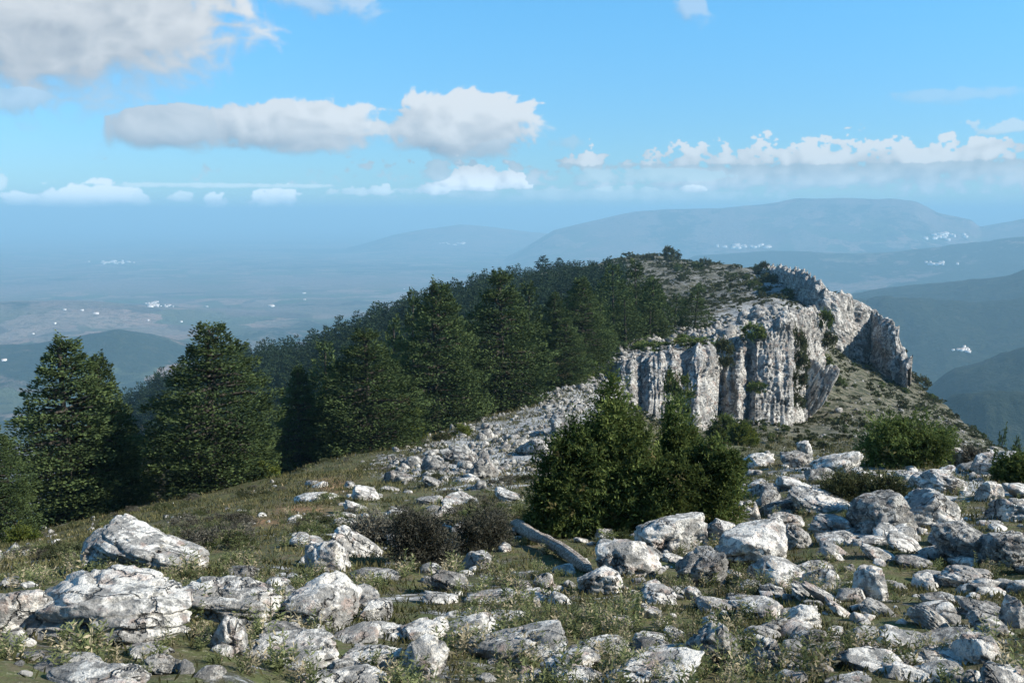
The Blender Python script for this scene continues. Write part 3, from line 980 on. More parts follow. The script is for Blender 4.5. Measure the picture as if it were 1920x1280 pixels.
BL = [
    # cx, cy, w, h, tilt, depth, mat, label
    (275, 1040, 245, 88, -17, 0.8, 'rock', 'big pale boulder leaning right with a dark hollow, rising behind the broad white block'),
    (205, 1028, 90, 86, 20, 0.8, 'rock', 'dark-sided lump at the raised left end of the leaning pale boulder'),
    (200, 1142, 320, 128, 4, 0.8, 'rock', 'broad white block of limestone, the largest stone at the lower left'),
    (420, 1128, 220, 76, -3, 0.8, 'rock', 'grey smooth slab running on to the right of the broad white block'),
    (28, 1150, 130, 100, -6, 0.8, 'rock', 'grey boulder cut by the left edge beside the broad white block'),
    (598, 1134, 150, 96, 6, 0.9, 'rock', 'rounded grey boulder with a dark cleft right of the smooth grey slab'),
    (428, 1192, 80, 76, 5, 0.8, 'rock', 'white blotched stone standing below the smooth grey slab'),
    (538, 1190, 90, 44, -8, 0.9, 'rock_dark', 'dark grey wedge under the rounded grey boulder'),
    (545, 1228, 200, 44, 3, 0.9, 'rock', 'low rosy grey slab lying below the dark grey wedge'),
    (300, 1245, 90, 46, 0, 0.9, 'rock_dark', 'low dark knob in the herbs under the broad white block'),
    (175, 1278, 200, 44, 5, 0.9, 'rock', 'pale slab at the bottom edge under the broad white block'),
    (125, 1250, 130, 28, -4, 0.9, 'rock_dark', 'thin dark ledge between the broad white block and the bottom pale slab'),
    (612, 1046, 92, 66, 10, 0.9, 'rock', 'pinkish boulder at the left foot of the slanting stub'),
    (674, 1026, 118, 46, -36, 0.9, 'rock', 'slanting grey stub of rock leaning against the pinkish boulder'),
    (455, 1072, 60, 30, 0, 0.9, 'rock_dark', 'small dark stone between the leaning boulder and the herbs'),
    (690, 1120, 50, 44, 0, 0.9, 'rock', 'ochre topped small stone right of the rounded grey boulder'),
    (706, 1148, 62, 44, 10, 0.9, 'rock', 'small grey stone just below the ochre topped one'),
    (645, 1118, 50, 72, 4, 0.9, 'rock', 'upright bluish grey stone against the rounded grey boulder'),
    (842, 1094, 78, 46, -20, 0.9, 'rock_dark', 'black pitted lump in the middle of the herbs'),
    (826, 1122, 70, 22, -5, 0.9, 'rock', 'flat white stone below the black pitted lump'),
    (890, 1053, 56, 38, 0, 0.9, 'rock', 'small pale boulder under the dead cushion shrubs'),
    (795, 1186, 100, 40, 8, 0.9, 'rock', 'grey cap stone on the square block at the bottom centre'),
    (795, 1236, 96, 80, 0, 0.9, 'rock', 'square grey block with a shaded right side at the bottom centre'),
    (880, 1180, 104, 40, 14, 0.9, 'rock', 'rosy slab leaning towards the square grey block'),
    (975, 1212, 190, 62, 12, 0.9, 'rock', 'broad cracked slab right of the square grey block'),
    (1062, 1240, 130, 32, 12, 0.9, 'rock', 'narrow white slab lying in the grass right of the broad cracked slab'),
    (695, 1232, 120, 38, 8, 0.9, 'rock', 'low rosy knob left of the square grey block'),
    (635, 1252, 56, 32, 0, 0.9, 'rock_dark', 'small dark round stone under the low rosy knob'),
    (630, 1276, 190, 30, 0, 0.9, 'rock', 'flat pale slab on the bottom edge left of the centre'),
    (1018, 1090, 40, 34, 0, 0.9, 'rock', 'small ochre stone in front of the fallen log'),
    (1125, 1092, 86, 56, 0, 0.9, 'rock', 'round topped boulder casting a black shadow to the left'),
    (1180, 1050, 118, 88, 8, 0.9, 'rock', 'grey domed boulder behind the round topped one'),
    (1256, 1004, 130, 86, 5, 0.9, 'rock', 'large blocky boulder under the right part of the evergreen thicket'),
    (1318, 1070, 100, 82, 10, 0.9, 'rock_dark', 'pitted dark boulder with white faces in the middle of the boulder row'),
    (1412, 1028, 142, 82, 8, 0.9, 'rock', 'big smooth grey block at the right end of the boulder row'),
    (1392, 966, 66, 50, 20, 0.9, 'rock', 'pale lump on top of the smooth grey block'),
    (1350, 1000, 70, 56, 30, 0.9, 'rock', 'white ridge stone between the blocky boulder and the smooth grey block'),
    (1302, 1114, 38, 26, 0, 0.9, 'rock', 'little white stone at the foot of the pitted dark boulder'),
    (1220, 1148, 42, 24, -12, 0.9, 'rock', 'little white stone alone in the grass below the boulder row'),
    (1167, 1170, 42, 32, 0, 0.9, 'rock', 'little rosy stone alone in the grass below the round topped boulder'),
    (1222, 1204, 82, 28, -6, 0.9, 'rock', 'small white wedge lying in the grass at the bottom'),
    (1345, 1214, 108, 92, -38, 0.9, 'rock_dark', 'steep dark fronted boulder with a bright right edge'),
    (1436, 1228, 58, 66, -14, 0.8, 'rock', 'bright smooth bluish white block near the bottom edge'),
    (1215, 1262, 220, 42, 3, 0.9, 'rock', 'broad grey slab on the bottom edge right of the centre'),
    (1408, 1098, 46, 16, 0, 0.9, 'rock', 'flat white stone lying free right of the boulder row'),
    (1425, 1142, 100, 40, 8, 0.9, 'rock', 'rosy flat rocks above the bright bluish block'),
    (1505, 1158, 66, 52, 0, 0.9, 'rock', 'knobbly white topped rock standing on a dark base'),
    (1515, 1196, 74, 44, 0, 0.9, 'rock_dark', 'dark base rock under the knobbly white topped one'),
    (1450, 1172, 62, 34, 6, 0.9, 'rock_dark', 'dark hooded stone left of the knobbly white topped rock'),
    (1634, 1096, 68, 70, -2, 0.9, 'rock', 'square white topped block with a dark purple front'),
    (1525, 1066, 72, 28, 8, 0.9, 'rock', 'flat pale stone behind the parallel slabs'),
    (1512, 1112, 74, 24, -32, 0.8, 'rock', 'upper left one of the parallel slanting slabs'),
    (1552, 1122, 110, 20, -33, 0.8, 'rock', 'longest and middle one of the parallel slanting slabs'),
    (1580, 1148, 80, 18, -34, 0.8, 'rock', 'lowest and thinnest of the parallel slanting slabs'),
    (1752, 1164, 92, 34, -34, 0.9, 'rock', 'smooth slanting slab standing among the herbs at the lower right'),
    (1838, 1216, 90, 56, -10, 0.9, 'rock', 'pale flat topped boulder near the lower right corner'),
    (1640, 1222, 50, 28, 0, 0.9, 'rock', 'small bluish white stone in the herbs right of the bright block'),
    (1655, 968, 128, 90, 8, 0.9, 'rock_dark', 'big black pitted boulder below the round juniper'),
    (1740, 955, 104, 76, -4, 0.9, 'rock', 'pale rounded boulder joined to the black pitted one'),
    (1800, 1016, 104, 94, 6, 0.9, 'rock_dark', 'dark shaded boulder at the right with a lichen top'),
    (1888, 1028, 100, 84, 0, 0.9, 'rock_dark', 'dark fronted block with a bright flat top at the right edge'),
    (1898, 956, 80, 52, 0, 0.9, 'rock', 'grey square block on the right edge above the dark fronted one'),
    (1645, 1012, 76, 20, 2, 0.9, 'rock', 'flat pale slab lying under the black pitted boulder'),
    (1650, 1040, 80, 22, -16, 0.9, 'rock', 'tilted flat slab below the flat pale one'),
    (1806, 1082, 90, 38, -10, 0.9, 'rock', 'low grey rock below the dark shaded boulder'),
    (1730, 1092, 44, 36, 0, 0.9, 'rock', 'small white lump left of the low grey rock'),
    (1540, 944, 122, 46, -12, 0.9, 'rock', 'ridge shaped rock with a white crest and a shaded front'),
    (1470, 952, 90, 34, 8, 0.9, 'rock_dark', 'dark rock left of the ridge shaped one'),
    (1472, 978, 76, 36, -8, 0.9, 'rock', 'grey stepped rock right of the pale lump'),
    (1560, 984, 84, 38, -8, 0.9, 'rock', 'pale blocky rock under the ridge shaped one'),
    (1492, 1008, 56, 50, -14, 0.9, 'rock_dark', 'dark upright stone against the smooth grey block'),
    (1632, 912, 88, 34, -8, 0.9, 'rock', 'long pale rock under the round juniper'),
    (1572, 872, 100, 50, 24, 0.9, 'rock', 'bluish slanting rock face in the shade left of the round juniper'),
    (1540, 892, 60, 36, 14, 0.9, 'rock_dark', 'small shaded rock at the foot of the bluish slanting face'),
    (1422, 866, 62, 32, 8, 0.9, 'rock', 'pale rock at the brow left of the black speckled ones'),
    (1492, 862, 62, 34, 0, 0.9, 'rock_dark', 'black speckled rock at the brow'),
    (1510, 842, 26, 34, 20, 0.9, 'rock', 'small pointed white rock sticking up at the brow'),
    (1800, 862, 42, 44, 14, 0.9, 'rock', 'pale rock right behind the round juniper'),
    (1868, 872, 92, 46, 10, 0.9, 'rock', 'pale ledge at the right edge on the brow'),
    (1775, 905, 100, 44, -6, 0.9, 'rock', 'whitish crumbled rock right of the round juniper foot'),
    (1850, 920, 50, 46, 0, 0.9, 'rock', 'upright whitish rock left of the edge bush'),
    (1905, 1150, 44, 70, 0, 0.9, 'rock', 'pale stone cut by the right edge above the corner'),
    (1700, 895, 60, 26, 0, 0.9, 'rock', 'low white rock at the foot of the round juniper'),
    (862, 852, 74, 44, 0, 0.9, 'rubble', 'highest white crag of the pale outcrop by the path'),
    (905, 880, 60, 46, 10, 0.9, 'rubble', 'right hand white crag of the pale outcrop'),
    (815, 872, 50, 36, 0, 0.9, 'rubble', 'left hand white crag of the pale outcrop'),
    (745, 895, 56, 26, -6, 0.9, 'rubble', 'low white rock between the pale outcrop and the path'),
    (1060, 800, 60, 50, 8, 0.9, 'rubble', 'white crag beside the top left of the young fir'),
    (1000, 838, 60, 34, 0, 0.9, 'rubble', 'grey crag left of the young fir'),
    (560, 1010, 40, 22, 0, 0.9, 'rock', 'small pale stone left of the pinkish boulder'),
    (30, 1040, 70, 20, 0, 0.9, 'rock', 'low white stones at the left edge under the fir'),
    (640, 985, 44, 30, 10, 0.9, 'rock', 'whitish stone above the slanting stub'),
    (745, 965, 50, 24, 0, 0.9, 'rock', 'whitish flat stone left of the dead cushion shrubs'),
    (1860, 1110, 60, 26, 0, 0.9, 'rock', 'low whitish stone left of the right edge'),
    (1560, 1240, 70, 24, 0, 0.9, 'rock', 'low mossy stone in the herbs at the bottom right of the bright block'),
    (1590, 1275, 90, 20, 0, 0.9, 'rock', 'white stone just showing at the bottom edge on the right'),
    (1700, 1240, 60, 24, 0, 0.9, 'rock', 'low pale stone between the herbs left of the corner boulder'),
]
for b_ in BL:
    cx, cy, w_, h_, tilt, depth, mat, label = b_
    boulder('boulder', cx, cy, w_, h_, label, tilt, depth, mat=mat, sub=6 if w_ * h_ > 17000 else (5 if w_ * h_ > 2600 else 4), rough=1.15)
# leaning fin on the slope right of the tall cliff
boulder('rock_fin', 1502, 745, 150, 40, 'leaning pale rock fin at the foot of the tall cliff', 58, 0.7, mat='cliff', d=150, group='leaning rock fins', cat='rock')
boulder('rock_fin', 1530, 735, 128, 26, 'thin outer rock fin with an ochre cave at its foot', 62, 0.7, mat='cliff', d=149, group='leaning rock fins', cat='rock')

rs = np.random.RandomState(12)
# loose stones one can count, near the viewer
stone_me = [rock_mesh(7000 + k, 3, M['rock'], sharp=8.0) for k in range(9)]
stone_me_d = [rock_mesh(7100 + k, 3, M['rock_dark'], sharp=8.0) for k in range(3)]
SPOTS = [((0, 700), 'lower left of the slope'), ((700, 1300), 'middle of the slope'), ((1300, 1921), 'right part of the slope')]
import re
_cut = re.compile(r',| (?:beside|below|right|left|lying|under|in|at|of|between|above|behind|near|with|leaning|standing|running|casting|rising|cut|joined|slanting|alone|against|on|just|sticking|to)\b')
SHORT = {}
for b_ in BL:
    SHORT.setdefault(_cut.split(b_[7])[0], []).append(b_)
ANCH = [(k_, v_[0][0], v_[0][1], v_[0][2], v_[0][3]) for k_, v_ in SHORT.items() if len(v_) == 1 and len(k_.split()) >= 2]
ANCH += [('juniper on the brow', 1698, 840, 170, 120), ('evergreen thicket', 1190, 900, 380, 250), ('two dead cushion shrubs', 845, 1005, 200, 90)]


SLOPE_A = [('tall cliff', 1450, 690, 180, 200), ('far cliff', 1600, 620, 180, 150), ('leaning fin', 1515, 745, 80, 110), ('rounded summit', 1215, 480, 120, 40), ('juniper on the brow', 1698, 840, 170, 120),
           ('lone plateau fir', 1303, 580, 60, 70), ('lower cliff', 1260, 720, 180, 150), ('skyline bush', 1323, 492, 40, 30), ('wide dark patch', 1425, 545, 80, 40), ('right edge of the flank', 1800, 800, 90, 60)]
MEADOW_A = [('big leaning boulder', 275, 1040, 245, 110), ('tall round topped fir', 396, 800, 235, 340), ('tall broad fir', 140, 820, 250, 360), ('red path', 580, 940, 160, 50), ('pale outcrop', 862, 868, 140, 80),
            ('broad ragged fir', 684, 740, 205, 240), ('dead cushion shrubs', 845, 1005, 200, 90), ('pinkish boulder', 612, 1046, 92, 66), ('young fir', 1148, 880, 240, 280), ('tallest firs', 880, 660, 300, 280), ('low yellow bush', 868, 812, 46, 40)]


def beside(x, y, A=None):
    """where a small thing is, told by the nearest named stone or shrub"""
    best = min(A or ANCH, key=lambda a: math.hypot((x - a[1]) / (a[3] + 60), (y - a[2]) / (a[4] + 60)))
    dx, dy = (x - best[1]) / best[3], (y - best[2]) / best[4]
    if abs(dx) > abs(dy):
        side_ = 'right of' if dx > 0 else 'left of'
    else:
        side_ = 'below' if dy > 0 else 'above'
    far_ = 'just ' if max(abs(dx), abs(dy)) < 1.0 else 'a little way '
    return far_ + side_ + ' the ' + best[0]


gs = np.random.RandomState(91)
slab_spots = []
while len(slab_spots) < 46:
    x, y = gs.uniform(560, 1900), gs.uniform(905, 1270)
    if gs.rand() > (0.35 + 0.65 * (x > 1300)):
        continue
    if (990 < x < 1340 and (y < 990 or 1120 < y < 1200)) or (930 < x < 1140 and 950 < y < 1110):
        continue
    if any(abs(x - b[0]) < 0.42 * (b[2] + 60) and abs(y - b[1]) < 0.5 * (b[3] + 16) for b in BL) or any(abs(x - a) < 55 and abs(y - b) < 22 for a, b in slab_spots):
        continue
    slab_spots.append((x, y))
    k_ = 0.6 + 0.5 * (y - 900) / 370
    tl = gs.choice([-28, -14, -5, 0, 6, 14])
    boulder('flat_rock', x, y, gs.uniform(62, 118) * k_, gs.uniform(20, 32) * k_, '%s half buried slab %s' % ('tilted' if abs(tl) > 10 else 'flat', beside(x, y)), tl, 1.1,
            seed=int(3000 + len(slab_spots) * 13), sub=4, mat='rock' if gs.rand() < .75 else 'rock_dark', group='half buried limestone slabs', sharp=16.0, rough=0.8, cat='flat rock')
n_st = 0
tries = 0
boulder_px = np.array([(b[0], b[1], b[2], b[3]) for b in BL], float)
while n_st < 285 and tries < 4000:
    tries += 1
    x = rs.uniform(0, 1920)
    y = rs.uniform(880, 1275)
    if y < 1010 - 0.05 * x and x < 560:
        continue
    dens = 0.45 + 0.55 * (x > 1150) + 0.3 * (y < 1000)
    if 1000 < x < 1330 and 1120 < y < 1200:
        dens = 0.15
    if x < 560 and y < 1080:
        dens = 0.12
    if rs.rand() > dens:
        continue
    g = hit(x, y)
    if g is None:
        continue
    dist_ = math.hypot(g.x, g.y)
    size = (rs.lognormal(0, 0.5) * 14 + 4) * dist_ / F * (1.15 if x > 1200 else 0.9)
    size = min(size, 0.34)
    me = stone_me[rs.randint(9)] if rs.rand() < 0.8 else stone_me_d[rs.randint(3)]
    sp = [q for q in SPOTS if q[0][0] <= x < q[0][1]][0][1]
    row_ = 'the brow' if y < 970 else ('the middle ground' if y < 1110 else 'the bottom edge')
    put('stone', me, (g.x, g.y, g.z + size * 0.12), (rs.uniform(-.4, .4), rs.uniform(-.4, .4), rs.uniform(0, 6.28)),
        (size * rs.uniform(0.8, 1.3), size * rs.uniform(0.7, 1.1), size * rs.uniform(0.3, 0.65)),
        label='%s loose stone %s' % ('fist sized' if size < 0.09 else ('knee high' if size > 0.2 else 'small'), beside(x, y)), cat='stone',
        group='small loose stones in the %s towards %s' % (sp, row_))
    n_st += 1


def merge(name, protos, pts, rots, scl, pick, mat, kind='stuff', label=None, smooth=True):
    """many copies joined into one mesh"""
    VA_, FA, AT = [], [], []
    base = 0
    for k, pr in enumerate(protos):
        ids = np.where(pick == k)[0]
        if len(ids) == 0:
            continue
        V_, F_ = pr[0], pr[1]
        cz, sz_ = np.cos(rots[ids, 2]), np.sin(rots[ids, 2])
        cx_, sx_ = np.cos(rots[ids, 0]), np.sin(rots[ids, 0])
        Q = V_[None] * scl[ids][:, None, :]
        y_ = Q[..., 1] * cx_[:, None] - Q[..., 2] * sx_[:, None]
        z_ = Q[..., 1] * sx_[:, None] + Q[..., 2] * cx_[:, None]
        x_ = Q[..., 0]
        Q = np.stack([x_ * cz[:, None] - y_ * sz_[:, None], x_ * sz_[:, None] + y_ * cz[:, None], z_], -1) + pts[ids][:, None]
        n = len(V_)
        FA.append((F_[None] + (base + np.arange(len(ids)) * n)[:, None, None]).reshape(-1, F_.shape[1]))
        VA_.append(Q.reshape(-1, 3))
        if len(pr) > 2:
            AT.append(np.tile(pr[2], len(ids)))
        base += n * len(ids)
    me = mesh_from(name, np.concatenate(VA_), np.concatenate(FA), [mat], smooth=smooth, attrs={'tint': np.concatenate(AT)} if AT else None)
    return put(name, me, kind=kind, label=label)


# rubble and small crags of the middle distance
cell_v = 0.5 * (vs[1:] + vs[:-1])
TT = 0.25 * (T[:-1, :-1] + T[1:, :-1] + T[:-1, 1:] + T[1:, 1:])
e1, e2 = T[1:, :-1] - T[:-1, :-1], T[:-1, 1:] - T[:-1, :-1]
AR = np.linalg.norm(np.cross(e1, e2), axis=-1)
AR[(ui[:-1] >= len(COLS) - 1)[:, None] & (np.hypot(TT[..., 0], TT[..., 1]) > 24)] = 0
DD = np.hypot(TT[..., 0], TT[..., 1])
RK = rocky[:-1, :-1]
cpx, cpy, cpd = pixel(TT)
VIS = (cpd > 0.5) & (((cpx > -120) & (cpx < 2040)) | ((DD < 60) & (cpx > -480) & (cpx < 2400)) | ((DD < 22) & (TT[..., 1] > 1.5)))


def scatter(weight, n, seed):
    r_ = np.random.RandomState(seed)
    wgt = (AR * weight * VIS).ravel()
    cs = np.cumsum(wgt)
    idx = np.searchsorted(cs, r_.rand(n) * cs[-1])
    a, b = np.unravel_index(idx, AR.shape)
    fa, fb = r_.rand(n)[:, None], r_.rand(n)[:, None]
    P = T[a, b] * (1 - fa) * (1 - fb) + T[a + 1, b] * fa * (1 - fb) + T[a, b + 1] * (1 - fa) * fb + T[a + 1, b + 1] * fa * fb
    return P, a, b, r_


clump = fbm(TT[..., :2] * 0.35, 3, 77)
wt = (np.clip(RK - 0.30, 0, 1) ** 1.25 + 0.02) * (0.25 + np.clip(clump + 0.1, 0, 1) * 2.5) / (DD ** 1.1) * (DD > 22) * (DD < 200) * (cell_v[None, :] < 8.2)
P_, a_, b_2, r_ = scatter(wt, 9500, 31)
D_ = np.hypot(P_[:, 0], P_[:, 1])
RKs = RK[a_, b_2]
sz = r_.lognormal(0, 0.55, len(P_)) * (0.02 + D_ * 0.0013) * (0.55 + 0.8 * np.clip(RKs, 0, 1))
protos = [rock(8000 + k, 2, sharp=12.0, rough=1.4) for k in range(5)] + [rock(8100 + k, 1, sharp=12.0, rough=1.6) for k in range(6)]
pick = np.where((D_ < 60) & (sz > 0.22), r_.randint(0, 5, len(P_)), r_.randint(5, 11, len(P_)))
scl = np.stack([sz * r_.uniform(.8, 1.3, len(P_)), sz * r_.uniform(.7, 1.1, len(P_)), sz * r_.uniform(.6, 1.5, len(P_))], -1)
rots = np.stack([r_.uniform(-.4, .4, len(P_)), 0 * sz, r_.uniform(0, 6.28, len(P_))], -1)
merge('limestone_rubble', protos, P_, rots, scl, pick, M['rubble'], smooth=False, label='pale limestone rubble and crags over the saddle and the cliff tops')
wn_ = (0.25 + np.clip(clump * 1.5 + 0.2, 0, 2) + 1.2 * np.clip(RK - 0.3, 0, 1)) / DD ** 1.25 * (DD > 4.8) * (DD < 32) * (0.35 + 0.65 * (cpx > 1120) + 0.3 * (cpy > 1180)) * np.where((cpx > 1000) & (cpx < 1330) & (cpy > 1120) & (cpy < 1200), 0.2, 1)
P_, a_, b_2, r_ = scatter(wn_, 1100, 33)
D_ = np.hypot(P_[:, 0], P_[:, 1])
sz = np.minimum(r_.lognormal(0, 0.55, len(P_)) * (0.018 + D_ * 0.0032), 0.16)
scl = np.stack([sz * r_.uniform(.8, 1.4, len(P_)), sz * r_.uniform(.7, 1.1, len(P_)), sz * r_.uniform(.35, .8, len(P_))], -1)
rots = np.stack([r_.uniform(-.4, .4, len(P_)), 0 * sz, r_.uniform(0, 6.28, len(P_))], -1)
merge('small_rubble', [rock(8200 + k, 2, sharp=12.0, rough=1.2) for k in range(6)], P_, rots, scl, r_.randint(0, 6, len(P_)), M['rock'], smooth=False, label='small broken stones littering the near slope')


# ------------------------------------------------------------------ foliage
def diamonds(P, D, L, W, rng, tint, nrm=None):
    """leaf quads: base P, direction D, length L, width W"""
    n = len(P)
    D = D / (np.linalg.norm(D, axis=1)[:, None] + 1e-9)
    R = rng.normal(size=(n, 3)) if nrm is None else nrm
    Wd = np.cross(D, R)
    Wd /= np.linalg.norm(Wd, axis=1)[:, None] + 1e-9
    Wd *= (W / 2)[:, None]
    a, c = P, P + D * L[:, None]
    mid = P + D * (L * 0.5)[:, None]
    V = np.stack([a, mid + Wd, c, mid - Wd], 1).reshape(-1, 3)
    Fc = np.arange(4 * n).reshape(n, 4)
    return V, Fc, np.repeat(tint, 4)


def tube(pts, rad, sides=7):
    pts = np.array(pts, float)
    n = len(pts)
    tg = np.gradient(pts, axis=0)
    tg /= np.linalg.norm(tg, axis=1)[:, None] + 1e-9
    ref = np.array([0.31, 0.9, 0.1])
    a = np.cross(tg, ref)
    a /= np.linalg.norm(a, axis=1)[:, None] + 1e-9
    b = np.cross(tg, a)
    th = np.arange(sides) / sides * 2 * PI
    V = pts[:, None] + (np.cos(th)[None, :, None] * a[:, None] + np.sin(th)[None, :, None] * b[:, None]) * np.array(rad)[:, None, None]
    V = V.reshape(-1, 3)
    i = np.arange(n - 1)[:, None] * sides
    j = np.arange(sides)[None]
    j2 = (j + 1) % sides
    Fc = np.stack([i + j, i + j2, i + sides + j2, i + sides + j], -1).reshape(-1, 4)
    return V, Fc


def join(L):
    V, Fc, b = [], [], 0
    for v, f in L:
        V.append(v)
        Fc.append(f + b)
        b += len(v)
    return np.concatenate(V), np.concatenate(Fc)


def fir(seed, tiers=22, nb=8, per=110, leaf=0.026, prof=0.62, gap=0.10, limbs=True, lean=0.0):
    """unit tree: height 1, crown radius 1 (scaled apart), flat tiers of foliage with dark gaps between"""
    g = np.random.RandomState(seed)
    Ps, Ds, Ls, Ts = [], [], [], []
    wood_ = []
    hs = np.linspace(0.0, 1.0, tiers + 1)[:-1]
    ph1, ph2 = g.uniform(0, 6, 2)
    for i, t in enumerate(hs):
        h0 = 0.05 + 0.93 * t + g.uniform(-.3, .3) / tiers
        prf = min(1.0, 1.62 * (1 - t) ** (prof + 0.24)) * (0.88 + 0.12 * min(1, t * 6))
        n_b = max(3, int(nb * (1 - 0.55 * t) + 0.5))
        a0 = g.uniform(0, 6.28)
        for k in range(n_b):
            az_ = a0 + 2 * PI * k / n_b + g.uniform(-.4, .4)
            if g.rand() < 0.05:
                continue
            L = prf * g.uniform(0.80, 1.06) * (1 + 0.16 * math.sin(2 * az_ + 5 * t + ph1) * math.sin(11 * t + ph2 + az_))
            if g.rand() < 0.12:
                L *= 0.7
            h = h0 + g.uniform(-.35, .35) / tiers
            rise = 0.10 * (t - 0.25) + g.uniform(-0.02, 0.03)
            o = np.array([math.cos(az_), math.sin(az_)])
            sd = np.array([-o[1], o[0]])
            m_ = max(8, int(per * (0.35 + 0.65 * L)))
            s_ = np.sqrt(g.uniform(0.05, 1.0, m_))
            lat = g.uniform(-1, 1, m_) * (0.15 + 0.30 * L) * np.sin(np.clip(s_, 0, .97) * PI) ** 0.7
            rr = s_ * L
            z_ = h + rise * s_ - 0.035 * s_ ** 2 * L + g.normal(0, 0.30 / tiers, m_) + 0.02 * np.clip(s_ - 0.8, 0, 1)
            Ps.append(np.stack([o[0] * rr + sd[0] * lat, o[1] * rr + sd[1] * lat, z_], -1))
            ang = g.normal(0, 0.9, m_)
            dd_ = np.stack([o[0] * np.cos(ang) + sd[0] * np.sin(ang), o[1] * np.cos(ang) + sd[1] * np.sin(ang), g.uniform(-.1, .75, m_)], -1)
            Ds.append(dd_)
            Ls.append(np.full(m_, leaf) * g.uniform(.7, 1.5, m_))
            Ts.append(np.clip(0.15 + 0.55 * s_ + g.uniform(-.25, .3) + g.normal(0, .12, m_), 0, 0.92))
            if g.rand() < 0.004:
                Ts[-1][:] = 0.97
            if limbs and g.rand() < 0.6:
                wood_.append(tube([(0, 0, h), (o[0] * L * .5, o[1] * L * .5, h + rise * .5), (o[0] * L * .62, o[1] * L * .62, h + rise * .6 - .02 * L)], [.016, .010, .004], 3))
    return np.concatenate(Ps), np.concatenate(Ds), np.concatenate(Ls), np.concatenate(Ts), wood_, g


def fir_meshes(seed, H, R, mat, leaf_w=0.5, top=True, **kw):
    """real size crown and trunk"""
    P, D, L, Tn, wood_, g = fir(seed, **kw)
    sc3 = np.array([R, R, H])
    P = P * sc3
    V, Fc, tint = diamonds(P, D, L * H, L * H * leaf_w, g, Tn)
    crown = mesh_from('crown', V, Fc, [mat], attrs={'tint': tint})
    zz = np.linspace(-0.06, 0.97, 9)
    bend = np.cumsum(g.normal(0, 0.006, (9, 2)), 0)
    tr = [tube([(bend[i, 0] * H, bend[i, 1] * H, z * H) for i, z in enumerate(zz)], [max(0.012, 0.030 * (1 - z) ** 0.8) * H * 0.9 for z in zz], 8)]
    for v, f in wood_:
        v = v.copy()
        tr.append((v * np.array([R, R, H]), f))
    Vt, Ft = join(tr)
    trunk = mesh_from('trunk', Vt, Ft, [M['bark']])
    return crown, trunk


def plant_tree(name, meshes, loc, s, rz, label, group, cat='fir tree', tilt=0.0):
    root = bpy.data.objects.new(name, None)
    C.objects.link(root)
    root.location = loc
    root.rotation_euler = (tilt, 0, rz)
    root.scale = s
    root.empty_display_size = 0.5
    root['label'] = label
    root['category'] = cat
    if group:
        root['group'] = group
    put('trunk', meshes[1], parent=root)
    put('crown', meshes[0], parent=root)
    return root


FH = 12.0
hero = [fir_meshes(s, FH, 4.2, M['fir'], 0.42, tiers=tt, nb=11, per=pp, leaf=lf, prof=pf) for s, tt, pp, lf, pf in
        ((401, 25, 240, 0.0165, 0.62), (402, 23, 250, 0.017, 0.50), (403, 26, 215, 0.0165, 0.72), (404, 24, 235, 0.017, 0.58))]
midf = [fir_meshes(s, FH, 4.2, M['fir'], 0.45, tiers=17, nb=8, per=84, leaf=0.032, prof=pf, limbs=False) for s, pf in ((411, 0.6), (412, 0.7), (413, 0.52))]
farf = [fir_meshes(s, FH, 4.2, M['fir_far'], 0.5, tiers=12, nb=7, per=36, leaf=0.060, prof=pf, limbs=False) for s, pf in ((421, 0.6), (422, 0.75), (423, 0.5))]

